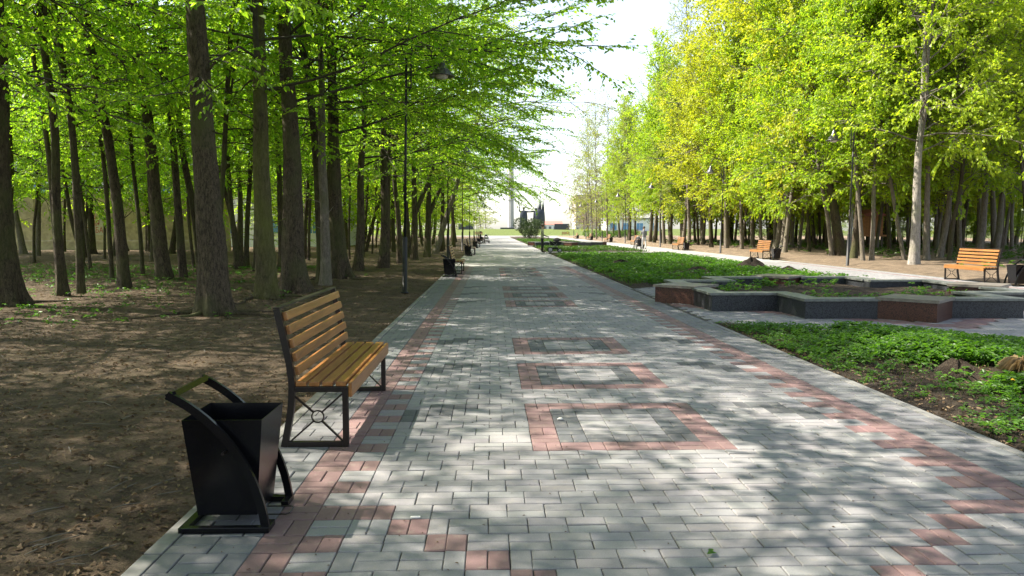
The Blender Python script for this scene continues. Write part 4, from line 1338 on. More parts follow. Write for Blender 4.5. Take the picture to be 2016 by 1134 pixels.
# far pale trees near the end of the grove, and round the monument
for i, (x, y, s, V) in enumerate([(18.0, 142, .8, 'p'), (20.5, 150, .9, 'p'), (23, 144, 1.0, 'p'), (19.5, 160, .9, 'p'), (22.5, 158, 1.0, 'p'), (26, 152, 1.0, 'p')]):
    add_tree('bare_tree', x, y, 0, 0.3, (0, 0), 0, 2.5, VP[0], s, 'pinkish half-bare far tree in front of the beige block of flats', 'half-bare trees at the far end', tmesh=TRR[i % 6])
for i, (x, y, s) in enumerate([(-18, 236, 0.9), (-12, 262, 1.0), (-7, 270, 0.85), (-2, 275, 0.9), (-24, 250, 1.0), (-30, 240, 1.1), (-3.5, 252, 0.75), (-9.5, 244, 0.85), (-15, 280, 1.1), (-36, 236, 1.1), (-42, 230, 1.1), (-21, 226, .9), (34, 268, 1.0), (42, 262, 1.1)]):
    add_tree('park_tree', x, y, 1.0, 0.3, (0, 0), 0, 0.9, VB[0], s, 'pale green far tree behind the stone column', 'far trees behind the column', tmesh=TRR[i % 6])

# ------------------------------------------------------------------ evergreen shrub at the end of the strip
def shrub(loc, rx, rz, n, label, seed, mat='needle', lobes=7, name='evergreen_shrub'):
    rs = np.random.default_rng(seed)
    t = thing(name, loc, label, 'shrub')
    c = np.stack([rs.normal(0, rx * 0.38, lobes), rs.normal(0, rx * 0.38, lobes), rs.uniform(0.2, 0.75, lobes) * rz], 1)
    c[0] = (rx * 0.2, 0, rz * 0.62)
    li = rs.integers(0, lobes, n)
    d = rs.normal(0, 1, (n, 3)); d /= np.linalg.norm(d, axis=1, keepdims=True)
    rr = rs.uniform(0.55, 1.05, n)[:, None] ** 0.5
    P = c[li] + d * rr * np.array([rx * 0.42, rx * 0.42, rz * 0.30])
    P[:, 2] = np.clip(P[:, 2], 0.05, None)
    D = d + rs.normal(0, .5, (n, 3)) + np.array([0, 0, .6])
    obj('foliage', leaf_mesh('foliage', P, D, rs.normal(0, 1, (n, 3)), rs.uniform(.12, .30, n), rs.uniform(.04, .1, n), rs.uniform(0, 1, n), M[mat]), t)
    mb = MB()
    for k in range(lobes):
        mb.tube([(0, 0, 0), tuple(c[k] * 0.5), tuple(c[k])], [0.06, 0.04, 0.02], 6)
    mb.build('stem', M['twig'], t)
    return t
shrub((5.9, 119, 0), 2.7, 3.5, 6000, 'big dark evergreen shrub on the strip in front of the monument', 5)
for i in range(9):
    shrub((17.2 + i * 2.2 - (3 if i > 5 else 0), 128 + i * 5.5, 0), 2.0, 1.5, 900, f'low green far bush by the end of the sunny footpath, {NTH[i]} of the bushes', 60 + i, 'grass', 5, 'low_bush')['group'] = 'low bushes by the far footpath'

# ------------------------------------------------------------------ concrete wall and pale building behind the left wood
def make_wall():
    t = thing('concrete_wall', (-27, 52.5, 0.15), 'tall drab concrete panel wall behind the left wood with red graffiti', 'wall')
    n = 7
    pw = 2.6
    for i in range(n):
        x = -n * pw / 2 + i * pw
        mb = MB(); mb.box(x + 0.02, x + pw - 0.02, -0.08, 0.08, 0.62, 3.85, 0.015); mb.build('panel', M['concrete'], t)
    for i in range(n + 1):
        mb = MB(); x = -n * pw / 2 + i * pw; mb.box(x - 0.11, x + 0.11, -0.125, 0.10, -0.2, 3.92, 0.02); mb.build('post', M['concrete'], t)
    mb = MB(); mb.box(-n * pw / 2 - .1, n * pw / 2 + .1, -0.14, 0.2, -0.3, 0.61, 0.02); mb.build('plinth', M['concrete'], t)
    mb = MB(); mb.box(-0.62, 0.72, -0.0865, -0.0815, 1.0, 2.55); wp = mb.build('whitewash_patch', M['whitewash'], t, loc=(0, 0, 0))
    for k, (txt, dx) in enumerate((('МАША', 0), ('ТАНЯ', 0.03), ('ЛЮБА', 0.08))):
        cu = bpy.data.curves.new('graffiti_line', 'FONT')
        cu.body = txt
        cu.size = 0.52
        cu.extrude = 0.002
        cu.shear = 0.06 * (k - 1)
        tx = bpy.data.objects.new('graffiti_line', cu)
        link(tx)
        bpy.context.view_layer.update()
        me = bpy.data.meshes.new_from_object(tx.evaluated_get(bpy.context.evaluated_depsgraph_get()))
        bpy.data.objects.remove(tx)
        me.materials.clear(); me.materials.append(M['red_paint'])
        obj('graffiti_line', me, wp, loc=(-0.60 + dx, -0.09, 2.10 - k * 0.47), rot=(PI / 2, 0, 0), scale=(0.78, 1, 1))
    return t
make_wall()

def box_building(name, loc, dims, label, wall, roof, win, rows, cols, pitched=False, rz=0, group=None, wcol='glass', wsz=(0.5, 0.5)):
    t = thing(name, loc, label, 'building', group, rz)
    W_, D_, H_ = dims
    mb = MB(); mb.box(-W_ / 2, W_ / 2, 0, D_, -1.5, H_); mb.build('wall', M[wall], t)
    mb = MB()
    if pitched:
        o = 0.4
        mb.hexa([(-W_ / 2 - o, -o, H_ + .005), (W_ / 2 + o, -o, H_ + .005), (W_ / 2 + o, D_ + o, H_ + .005), (-W_ / 2 - o, D_ + o, H_ + .005), (-W_ / 2 - o, D_ * .48, H_ + D_ * .22), (W_ / 2 + o, D_ * .48, H_ + D_ * .22), (W_ / 2 + o, D_ * .52, H_ + D_ * .22), (-W_ / 2 - o, D_ * .52, H_ + D_ * .22)])
    else:
        mb.box(-W_ / 2 - .2, W_ / 2 + .2, -.2, D_ + .2, H_ + .005, H_ + .45)
    mb.build('roof', M[roof], t)
    cw, rh = W_ / cols, (H_ - 0.6) / rows
    for r_ in range(rows):
        for c_ in range(cols):
            x = -W_ / 2 + cw * (c_ + .5); z = 0.5 + rh * (r_ + .5)
            ww, hh = cw * wsz[0], rh * wsz[1]
            mb = MB()
            for (a, b, e, f_) in ((x - ww / 2 - .08, x + ww / 2 + .08, z + hh / 2, z + hh / 2 + .08), (x - ww / 2 - .08, x + ww / 2 + .08, z - hh / 2 - .1, z - hh / 2), (x - ww / 2 - .08, x - ww / 2, z - hh / 2, z + hh / 2), (x + ww / 2, x + ww / 2 + .08, z - hh / 2, z + hh / 2), (x - .03, x + .03, z - hh / 2, z + hh / 2)):
                mb.box(a, b, -0.06, 0.02, e, f_)
            wn = mb.build('window', M['render_white'], t)
            mb = MB(); mb.box(x - ww / 2, x + ww / 2, -0.02, 0.015, z - hh / 2, z + hh / 2); mb.build('pane', M[wcol], wn)
    return t
box_building('pale_building', (-30, 64, 0), (34, 12, 6.3), 'long pale low building behind the concrete wall', 'render_white', 'roof_grey', None, 2, 9, wcol='glass_blue')
box_building('tall_pale_building', (-43, 72, 0), (14, 12, 12.0), 'taller pale block showing between the leftmost trees', 'render_white', 'roof_grey', None, 4, 4)
box_building('red_roofed_building', (36, 470, 0), (15, 10, 4.6), 'small far white building with red roof right of the sculpture', 'render_white', 'roof_red', None, 1, 5, True)
box_building('beige_flats', (47, 350, 0), (17, 14, 17), 'beige block of flats showing through half-bare far trees', 'render_beige', 'roof_grey', None, 6, 8, wsz=(.45, .5))
box_building('blue_building', (40, 215, 0), (15, 10, 4.4), 'pale blue low building glimpsed between the far right trunks', 'render_white', 'roof_grey', None, 1, 4, wcol='glass_blue')
# parked van far away
def make_van(loc, rz):
    t = thing('parked_van', loc, 'pale blue van parked far beyond the low bushes', 'van', None, rz)
    mb = MB()
    prof = [(-2.4, .4), (2.4, .4), (2.45, 1.0), (1.75, 1.15), (1.2, 2.05), (-2.35, 2.1), (-2.42, 1.6)]
    vs = [(x, -.95, z) for x, z in prof] + [(x, .95, z) for x, z in prof]
    n = len(prof)
    mb.add(vs, [(k, (k + 1) % n, n + (k + 1) % n, n + k) for k in range(n)], [(0, k + 1, k)[::1] for k in range(1, n - 1)] + [(n, n + k, n + k + 1) for k in range(1, n - 1)])
    mb.build('body', M['blue_paint'], t)
    for sx in (-1.5, 1.5):
        for sy in (-.9, .9):
            mb = MB(); mb.tube([(sx, sy - .1, .36), (sx, sy + .1, .36)], .36, 14); mb.build('wheel', M['rubber'], t)
    mb = MB(); mb.box(-2.0, 0.9, -.966, -.955, 1.25, 1.85); mb.box(-2.0, 0.9, .955, .966, 1.25, 1.85); mb.build('side_window', M['glass'], t)
    mb = MB(); mb.bar((1.77, 0, 1.2), (1.26, 0, 2.0), 1.6, 0.02, (1, 0, .6)); mb.build('windscreen', M['glass'], t)
make_van((22, 236, 0), 0.1)

# ------------------------------------------------------------------ monument at the far end
xs_ = np.linspace(-70, 90, 60); ys_ = np.linspace(192, 420, 60)
def zm(X, Y): return 1.7 * np.clip((Y - 192) / 38, 0, 1) ** 0.8 + 0.08 * smooth_noise(X, Y, .2, 4) - 0.02
tag(obj('lawn_mound', grid_mesh('lawn_mound', xs_, ys_, zm, M['lawn'])), kind='structure')
t = thing('stone_column', (6.2, 246, 1.6), 'tall pale stone column with a narrow band rising at the end of the path', 'column')
mb = MB(); mb.box(-3.4, 1.2, -1.6, 1.6, -0.5, 0.6, 0.05); mb.build('plinth', M['slate'], t)
mb = MB(); mb.lathe([(0.98, 0.6), (0.95, 8.0), (0.93, 15), (0.88, 27)], sides=8); mb.build('shaft', M['stone'], t)
mb = MB(); mb.lathe([(0.88, 9.3), (1.12, 9.35), (1.12, 9.75), (0.88, 9.8)], sides=8); mb.build('band', M['stone'], t)

def draped(mb, cx, h, w0, w1, lean=0.0, dep=1.0):
    n, sides = 9, 14
    vs, qs = [], []
    for i in range(n):
        f = i / (n - 1)
        ww = w0 + (w1 - w0) * f ** 0.8 + 0.25 * math.sin(PI * f)
        if i == n - 1: ww *= 0.72
        for k in range(sides):
            a = 2 * PI * k / sides
            rr = 1 + 0.10 * math.cos(5 * a + 2 * f)
            vs.append((cx + lean * f + ww * rr * math.cos(a), dep * 0.6 * ww * rr * math.sin(a), h * f))
    for i in range(n - 1):
        for k in range(sides):
            qs.append((i * sides + k, i * sides + (k + 1) % sides, (i + 1) * sides + (k + 1) % sides, (i + 1) * sides + k))
    qs.append(tuple((n - 1) * sides + k for k in (0, 4, 8, 11)))
    mb.add(vs, qs)
def ball(mb, c, r):
    mb.lathe([(0.001, -r * 1.2), (r * .6, -r), (r * .95, -r * .3), (r, .2 * r), (r * .75, r * .8), (0.001, 1.15 * r)], c, 12)
t = thing('memorial_sculpture', (12.6, 240, 1.55), 'dark memorial sculpture of cloaked figures with raised spikes at the far end', 'sculpture')
mb = MB(); mb.box(-4.6, 4.6, -2, 2, -0.6, 0.3, 0.05); mb.build('plinth', M['slate'], t)
mb = MB(); draped(mb, -2.7, 5.6, 0.9, 1.0, 0.2); mb.lathe([(.25, 5.5), (.22, 5.9)], (-2.5, 0, 0.1)); ball(mb, (-2.5, 0, 6.35), .38); mb.build('cloaked_figure', M['bronze'], t, True, loc=(0, 0, .3))
mb = MB(); draped(mb, 2.4, 6.0, 1.35, 1.45, 0.1); mb.build('draped_mass', M['bronze'], t, True, loc=(0, 0, .3))
mb = MB(); draped(mb, 1.3, 5.6, 0.6, 0.65, 0.0); ball(mb, (1.3, 0, 6.1), .42); mb.build('cloaked_figure', M['bronze'], t, True, loc=(0, 0, .3))
mb = MB(); mb.tube([(-2.1, 0, 5.3), (-0.6, 0, 5.25), (0.9, 0, 5.4)], [.3, .2, .26], 8); mb.build('outstretched_arm', M['bronze'], t, True, loc=(0, 0, .3))
mb = MB(); mb.tube([(-3.2, 0, 5.0), (-3.9, 0, 5.6), (-3.9, 0, 6.4)], [.3, .22, .18], 8); ball(mb, (-3.9, 0, 6.6), .22); mb.tube([(-3.9, 0, 6.5), (-3.85, 0, 8.2)], [.1, .03], 6); mb.build('raised_arm', M['bronze'], t, True, loc=(0, 0, .3))
for k, (x, hh) in enumerate(((1.9, 8.2), (2.35, 9.0), (2.75, 9.9), (3.3, 8.6), (3.7, 9.3))):
    mb = MB(); mb.tube([(x, 0.1 * k, 5.2), (x + .05, 0.1 * k, hh * .75), (x + .08, 0.1 * k, hh)], [.3, .2, .03], 6); mb.build('spike', M['bronze'], t, True, loc=(0, 0, .3))
for (x, lab) in ((-7.6, 'dark slab wall on the mound left of the column'), (20.8, 'dark slab wall on the mound right of the sculpture')):
    t = thing('slab_wall', (x, 226, 1.5), lab, 'wall', 'dark slab walls on the mound')
    mb = MB(); mb.box(-2.2, 2.2, -.25, .25, 0.16, 1.75, 0.03); mb.build('slab', M['slate'], t)
    mb = MB(); mb.box(-2.5, 2.5, -.45, .45, -.4, 0.155, 0.03); mb.build('base', M['slate'], t)

# wooden playhouse in the right grove
t = thing('playhouse', (27.5, 55, 0.15), 'small orange wooden hut on stilts deep in the right grove', 'playhouse')
for k in range(7):
    mb = MB(); mb.box(-.7 + k * .2, -.52 + k * .2, -.03, .03, 1.0, 2.35); mb.build('plank', M['hutwood'], t, loc=(0, -.65, 0))
mb = MB(); mb.box(-.68, .68, -.6, .65, 1.02, 2.3); mb.build('box', M['hutwood'], t)
mb = MB(); mb.box(-1.15, .85, -.9, .8, .88, 1.0); mb.build('floor_board', M['hutwood'], t)
mb = MB(); mb.hexa([(-.95, -.9, 2.36), (.95, -.9, 2.36), (.95, .9, 2.36), (-.95, .9, 2.36), (-.05, -.9, 2.85), (.05, -.9, 2.85), (.05, .9, 2.85), (-.05, .9, 2.85)]); mb.build('roof', M['roof_red'], t)
for sx in (-.8, .6):
    for sy in (-.7, .6):
        mb = MB(); mb.box(sx - .06, sx + .06, sy - .06, sy + .06, -.2, .88); mb.build('stilt', M['bark_grey'], t)

# ------------------------------------------------------------------ people and prams
def make_person(name, loc, rz, label, zones, pose='stand', hair='hair', sc=1.0):
    """faces +y before rotation; zones = (top material, trouser material)"""
    J = {}
    E = []
    def j(k, x, y, z, rx, ry=None): J[k] = ((x, y, z), (rx, ry or rx))
    def e(a, b): E.append((a, b))
    sit = pose == 'sit'
    zp = 0.50 if sit else 0.93
    fw = 0.10 if pose == 'push' else 0.02
    j('pelvis', 0, 0, zp, .15, .12); j('waist', 0, fw * .3, zp + .17, .135, .11); j('chest', 0, fw * .8, zp + .37, .165, .12); j('neck0', 0, fw, zp + .50, .085, .08); j('neck', 0, fw + .02, zp + .57, .055); j('head0', 0, fw + .04, zp + .64, .07, .08); j('head1', 0, fw + .05, zp + .72, .078, .095); j('head2', 0, fw + .04, zp + .80, .06, .075)
    for a, b in (('pelvis', 'waist'), ('waist', 'chest'), ('chest', 'neck0'), ('neck0', 'neck'), ('neck', 'head0'), ('head0', 'head1'), ('head1', 'head2')): e(a, b)
    for s, sg in (('l', -1), ('r', 1)):
        st = (0.20 if s == 'l' else -0.18) if pose in ('push', 'walk') else 0.02 * sg
        j('hip' + s, .09 * sg, 0, zp - .06, .095)
        if sit:
            j('knee' + s, .10 * sg, .44, zp + .0, .065); j('ank' + s, .10 * sg, .46, .08, .045); j('toe' + s, .11 * sg, .62, .045, .04)
        else:
            j('knee' + s, .095 * sg, st * .62 + .03, .50, .065); j('ank' + s, .095 * sg, st, .09, .045); j('toe' + s, .10 * sg, st + .16, .04, .04)
        e('pelvis', 'hip' + s); e('hip' + s, 'knee' + s); e('knee' + s, 'ank' + s); e('ank' + s, 'toe' + s)
        sh = zp + .44
        j('sho' + s, .185 * sg, fw * .9, sh, .062)
        if pose in ('push', 'hold') or sit:
            j('elb' + s, .23 * sg, fw + .06, sh - .27, .048); j('wri' + s, .18 * sg, fw + .30, sh - .36, .034)
            pd = Vector((-.02 * sg, .08, .0))
        else:
            j('elb' + s, .24 * sg, -.02, sh - .29, .048); j('wri' + s, .25 * sg, .05, sh - .54, .034)
            pd = Vector((0, .02, -.08))
        e('chest', 'sho' + s); e('sho' + s, 'elb' + s); e('elb' + s, 'wri' + s)
        w0 = Vector(J['wri' + s][0])
        pp = w0 + pd
        j('palm' + s, *pp, .032, .02)
        e('wri' + s, 'palm' + s)
        for fi in range(5):
            off = Vector(((fi - 2) * .014, 0, 0)) if abs(pd.z) < .05 else Vector((0, (fi - 2) * .014, 0))
            ln = [.04, .065, .072, .066, .05][fi]
            tip = pp + off + pd.normalized() * ln + Vector((0, 0, -.015))
            j(f'f{fi}{s}', *tip, .009)
            e('palm' + s, f'f{fi}{s}')
    names = list(J)
    me = bpy.data.meshes.new('skeleton')
    me.from_pydata([J[n][0] for n in names], [(names.index(a), names.index(b)) for a, b in E], [])
    o = bpy.data.objects.new('skeleton', me); link(o)
    md = o.modifiers.new('skin', 'SKIN')
    sv = me.skin_vertices[0].data
    for i, n in enumerate(names):
        sv[i].radius = J[n][1]
        sv[i].use_root = (n == 'pelvis')
    sb = o.modifiers.new('sub', 'SUBSURF'); sb.levels = 2; sb.render_levels = 2
    bpy.context.view_layer.update()
    m2 = bpy.data.meshes.new_from_object(o.evaluated_get(bpy.context.evaluated_depsgraph_get()))
    bpy.data.objects.remove(o)
    m2.materials.clear()
    for k in (zones[0], zones[1], 'skin', 'black_cloth'): m2.materials.append(M[k])
    for p in m2.polygons:
        c = p.center
        p.use_smooth = True
        if c.z > zp + .56: p.material_index = 2
        elif c.z < .10: p.material_index = 3
        elif c.z > zp - .02 and not (sit and c.y > .2 and c.z < zp + .1):
            p.material_index = 2 if (abs(c.x) > .12 and (c - Vector(J['palmr'][0])).length < .1 or (c - Vector(J['palml'][0])).length < .1) else 0
        elif (c - Vector(J['palmr'][0])).length < .1 or (c - Vector(J['palml'][0])).length < .1: p.material_index = 2
        else: p.material_index = 1
    m2.name = 'body'
    t = thing(name, loc, label, 'person', None, rz)
    t.scale = (sc, sc, sc)
    obj('body', m2, t)
    mb = MB(); hz = zp + .75
    mb.lathe([(0.10, -.06), (0.108, 0), (0.10, .06), (.07, .10), (0.001, .115)], (0, 0, 0), 14)
    mb.build('hair', M[hair], t, True, loc=(0, fw + .02, hz), scale=(.92, 1.05, 1))
    mb = MB()
    for sx in (-.03, .03): ball(mb, (sx, .0, 0), .011)
    mb.build('eyes', M['hair'], t, True, loc=(0, fw + .135, zp + .725))
    mb = MB(); ball(mb, (0, 0, 0), .016); mb.build('nose', M['skin'], t, True, loc=(0, fw + .15, zp + .69))
    return t

def make_pram(loc, rz, label, hood='black_cloth', cot='grey_fabric'):
    """handle at -y, pushes towards +y"""
    t = thing('pram', loc, label, 'pram', None, rz)
    mb = MB()
    for s in (-.24, .24):
        mb.tube([(s, -.42, .98), (s, -.30, .78), (s, .30, .20)], .013, 6)
        mb.tube([(s, -.32, .18), (s, .12, .60)], .012, 6)
    mb.tube([(-.24, -.42, .98), (.24, -.42, .98)], .016, 8)
    mb.tube([(-.28, -.32, .17), (.28, -.32, .17)], .01, 6)
    mb.tube([(-.28, .30, .17), (.28, .30, .17)], .01, 6)
    mb.build('chassis', M['chrome'], t, True)
    for sx in (-.29, .29):
        for sy, r_ in ((-.32, .17), (.30, .13)):
            mb = MB(); mb.lathe([(r_ - .03, -.02), (r_, -.018), (r_, .018), (r_ - .03, .02), (r_ - .03, -.02)], sides=18)
            wt = mb.build('wheel', M['rubber'], t, True, loc=(sx, sy, r_), rot=(0, PI / 2, 0))
            mb = MB(); mb.lathe([(0.001, -.012), (r_ - .045, -.008), (r_ - .03, 0), (r_ - .045, .008), (0.001, .012)], sides=14); mb.build('rim', M['chrome'], wt)
    mb = MB()
    prof = [(-.34, .62), (-.28, .46), (.30, .44), (.42, .60), (.42, .70), (-.34, .72)]
    vs = [(-.20, y, z) for y, z in prof] + [(.20, y, z) for y, z in prof]
    n = len(prof)
    mb.add(vs, [(k, (k + 1) % n, n + (k + 1) % n, n + k) for k in range(n)], [(0, k + 1, k) for k in range(1, n - 1)] + [(n, n + k, n + k + 1) for k in range(1, n - 1)])
    mb.build('carrycot', M[cot], t)
    mb = MB()
    hv, hq = [], []
    for i, a in enumerate(np.linspace(R(20), R(165), 8)):
        for k, b in enumerate(np.linspace(0, PI, 9)):
            hv.append((.205 * math.cos(b), .02 + .30 * math.cos(a) * max(.35, math.sin(b)), .70 + .27 * math.sin(b) * math.sin(a)))
    for i in range(7):
        for k in range(8):
            hq.append((i * 9 + k, i * 9 + k + 1, i * 9 + 10 + k, i * 9 + 9 + k))
    mb.add(hv, hq)
    mb.build('hood', M[hood], t, True, loc=(0, .12, 0))
    mb = MB(); mb.box(-.19, .19, -.26, .20, .20, .33, .02); mb.build('basket', M['black_cloth'], t)
    return t

make_person('person', (3.30, 49.9, -0.001), R(-90), 'person in pale olive vest and black trousers standing by a pram at the cross path', ('olive_cloth', 'black_cloth'), 'hold', sc=1.06)
make_pram((4.15, 50.0, 0.031), R(-90), 'dark pram standing on the cross path beside the person in the olive vest', 'black_cloth', 'black_cloth')
make_person('person', (12.05, 60.0, 0), R(4), 'person in grey jacket and light trousers pushing a pram away on the sunny footpath', ('grey_cloth', 'light_cloth'), 'push')
make_pram((11.75, 60.7, 0), R(8), 'dark pram pushed by the person in the grey jacket', 'black_cloth', 'black_cloth')
make_person('person', (-1.24, 84.5, 0), R(-90), 'person in dark clothes sitting on a far bench at the wood edge', ('black_cloth', 'black_cloth'), 'sit')
make_pram((-0.6, 86.0, 0), R(170), 'grey pram parked by the far bench where someone sits', 'black_cloth', 'grey_fabric')

# ------------------------------------------------------------------ mounds, tuft, dandelion, small bits
def mound(x, y, rx, ry, h, seed, label, mat='soil_dark', z0=0.0):
    n = 22
    vs, qs = [], []
    rd = random.Random(seed)
    ph = [rd.uniform(0, 6) for _ in range(4)]
    for i in range(8):
        f = i / 7
        for k in range(n):
            a = 2 * PI * k / n
            rr = f * (1 + .16 * math.sin(2 * a + ph[0]) + .1 * math.sin(5 * a + ph[1]))
            z = h * (math.cos(PI * min(1, f)) * .5 + .5) ** 1.3 * (1 + .2 * math.sin(4 * a + ph[2] + 5 * f)) + rd.gauss(0, .012) - (.06 if i == 7 else 0)
            vs.append((rx * rr * math.cos(a), ry * rr * math.sin(a), z))
    for i in range(7):
        for k in range(n):
            qs.append((i * n + k, i * n + (k + 1) % n, (i + 1) * n + (k + 1) % n, (i + 1) * n + k))
    me = np_mesh('soil_mound', vs, qs, None, [M[mat]], smooth=True)
    return tag(obj('soil_mound', me, loc=(x, y, z0)), label, 'soil mound', 'heaps of dug soil on the strip')
mound(9.85, 28.6, 0.95, 0.7, 0.42, 1, 'tall dark heap of soil near the sunny footpath, highest of the heaps')
mound(10.35, 26.3, 0.8, 0.6, 0.22, 2, 'lower dark heap of soil right of the tallest one')
mound(6.95, 25.6, 0.8, 0.6, 0.24, 3, 'brown heap of soil in the green lawn behind the planter', 'soil')
mound(5.4, 31.5, 0.9, 0.8, 0.24, 4, 'dark molehill in the dark green middle of the lawn')
mound(4.75, 7.55, 0.5, 0.32, 0.17, 5, 'crumbly brown heap of soil in the near bed beside the paving', 'soil')
mound(5.15, 7.15, 0.5, 0.4, 0.24, 6, 'soil hump under the tuft of dry grass', 'soil')

def blades(n, rs, L, Wd, spread, up=1.0, curl=0.5):
    a = rs.uniform(0, 2 * PI, n)
    P = np.stack([np.cos(a) * rs.uniform(0, .05, n), np.sin(a) * rs.uniform(0, .05, n), np.zeros(n)], 1)
    D = np.stack([np.cos(a) * spread, np.sin(a) * spread, np.full(n, up)], 1) + rs.normal(0, .2, (n, 3))
    return P, D
rs = np.random.default_rng(77)
n = 420
P, D = blades(n, rs, 0, 0, 0.9)
a = rs.uniform(0, 2 * PI, n)
me = leaf_mesh('dry_grass_tuft', P, D, np.stack([-D[:, 0], -D[:, 1], np.ones(n) * .6], 1), rs.uniform(.14, .30, n), rs.uniform(.005, .009, n), rs.uniform(0, 1, n), M['straw'], droop=.75)
tag(obj('dry_grass_tuft', me, loc=(5.12, 7.12, 0.21)), 'straw-coloured tuft of dry grass at the right picture edge', 'grass tuft')
t = thing('dandelion', (4.58, 6.5, 0.05), 'single yellow dandelion flower in the near bed', 'flower')
n = 60
a = rs.uniform(0, 2 * PI, n)
obj('flower_head', leaf_mesh('flower_head', np.zeros((n, 3)), np.stack([np.cos(a), np.sin(a), rs.uniform(.1, .9, n)], 1), np.tile([0., 0, 1], (n, 1)), rs.uniform(.015, .022, n), np.full(n, .007), rs.random(n), M['yellow']), t, loc=(0, 0, .15))
mb = MB(); mb.tube([(0, 0, 0), (.004, 0, .08), (0, 0, .15)], .003, 5); mb.build('stalk', M['herb'], t)

def stuff_leaves(name, P, D, NN, L, W, tint, mat, **kw):
    return tag(obj(name, leaf_mesh(name, P, D, NN, L, W, tint, M[mat], **kw)), kind='stuff')

def herb_field(name, xy, zf, rs, hmin, hmax, leaflets, L, W, mat, stalks=3, hscale=None):
    """herbs: each with a few stalks that end in a fan of leaflets"""
    n = len(xy)
    base = np.repeat(xy, stalks, 0) + rs.normal(0, 0.05, (n * stalks, 2))
    hs = np.repeat(np.ones(n) if hscale is None else hscale, stalks)
    h = rs.uniform(hmin, hmax, n * stalks) * hs
    z = zf(base[:, 0], base[:, 1]) + h
    C = np.stack([base[:, 0], base[:, 1], z], 1)
    a0 = rs.uniform(0, 2 * PI, n * stalks)
    m = len(C)
    idx = np.repeat(np.arange(m), leaflets)
    k = np.tile(np.arange(leaflets), m)
    a = a0[idx] + (k - (leaflets - 1) / 2) * (4.4 / leaflets) + rs.normal(0, .15, len(idx))
    tilt = rs.normal(0.08, .3, len(idx))
    D = np.stack([np.cos(a), np.sin(a), tilt], 1)
    NN = np.stack([rs.normal(0, .28, len(idx)), rs.normal(0, .28, len(idx)), np.ones(len(idx))], 1)
    P = C[idx] + D * 0.008
    sc_ = np.sqrt(hs)[idx]
    tint = rs.normal(.5, .17, m)[idx] + rs.normal(0, .1, len(idx))
    return P, D, NN, L * rs.uniform(.65, 1.2, len(idx)) * sc_, W * rs.uniform(.7, 1.15, len(idx)) * sc_, tint

# near bed of ground elder
rs = np.random.default_rng(31)
n = 7000
xy = np.stack([rs.uniform(PX1 + KW + 0.05, 7.5, n), rs.uniform(4.4, 12.4, n)], 1)
ok = ~in_plaza(xy[:, 0], xy[:, 1], PLC, PLR + 0.08)
dens = smooth_noise(xy[:, 0], xy[:, 1], 1.1, 2) * 0.5 + 0.42 + 0.5 * np.clip((xy[:, 0] - PX1 - 0.6) / 1.2, -.75, 1)
bare = ((xy[:, 0] - 4.8) / .75) ** 2 + ((xy[:, 1] - 7.55) / .55) ** 2 < 1
ok &= (rs.random(n) < np.clip(dens, 0.05, 1)) & ~(bare & (rs.random(n) < .9))
hs = np.clip(dens[ok] * 1.0, .22, 1.0)
stuff_leaves('ground_elder', *herb_field('ground_elder', xy[ok], hM, rs, .03, .20, 5, .070, .038, 'herb', 3, hs), 'herb')
# grass and clover on the strip
def grass_blades(x0, x1, y0, y1, n, rs, zf, hmin, hmax, wd, mask=None):
    xy = np.stack([rs.uniform(x0, x1, n), y0 + (y1 - y0) * rs.random(n)], 1)
    if mask is not None: xy = xy[mask(xy[:, 0], xy[:, 1])]
    m = len(xy)
    P = np.stack([xy[:, 0], xy[:, 1], zf(xy[:, 0], xy[:, 1]) - .005], 1)
    a = rs.uniform(0, 2 * PI, m)
    D = np.stack([np.cos(a) * .5, np.sin(a) * .5, np.ones(m)], 1) + rs.normal(0, .15, (m, 3))
    NN = np.stack([-np.cos(a), -np.sin(a), np.full(m, .5)], 1)
    return P, D, NN, rs.uniform(hmin, hmax, m), wd * rs.uniform(.7, 1.3, m), .5 + .35 * smooth_noise(xy[:, 0], xy[:, 1], .8, 3) + rs.normal(0, .12, m)
heaps = [(9.85, 28.6, .9), (10.35, 26.3, .7), (6.95, 25.6, .7), (5.4, 31.5, .8)]
def lawn_mask(x, y):
    ok = bed_mask(x, y) & (x > PX1 + KW + .04) & (x < RP0 - KW - .05)
    for c_ in (PLC, PLC2): ok &= (np.abs(x - c_[0]) + np.abs(y - c_[1])) > PLR + .15
    for hx, hy, hr in heaps: ok &= ((x - hx) ** 2 + (y - hy) ** 2) > hr * hr
    edge = np.clip((x - PX1 - .12) / .55, 0, 1) * np.clip((RP0 - .15 - x) / .4, 0, 1)
    d_ = smooth_noise(x, y, .9, 7) * .75 + .5 + .4 * smooth_noise(x, y, 2.7, 17)
    return ok & (rng.random(len(x)) < np.clip(d_ * (.25 + .75 * edge), 0, 1))
stuff_leaves('near_grass', *grass_blades(PX1 + KW, 8.5, 4.0, 12.5, 16000, rs, hM, .03, .10, .006, lawn_mask), 'grass')
stuff_leaves('strip_grass', *grass_blades(PX1 + KW, RP0 - KW, 18.0, 45.5, 50000, rs, hM, .06, .19, .016, lawn_mask), 'grass')
stuff_leaves('short_grass', *grass_blades(PX1 + KW, RP0 - KW, 45.5, 49.1, 7000, rs, hM, .03, .08, .016, lawn_mask), 'grass')
n = 10500
xy = np.stack([rs.uniform(PX1 + KW, RP0 - KW, n), rs.uniform(18, 45, n)], 1)
xy = xy[lawn_mask(xy[:, 0], xy[:, 1])]
stuff_leaves('strip_herbs', *herb_field('strip_herbs', xy, hM, rs, .04, .17, 4, .10, .06, 'herb', 2), 'herb')
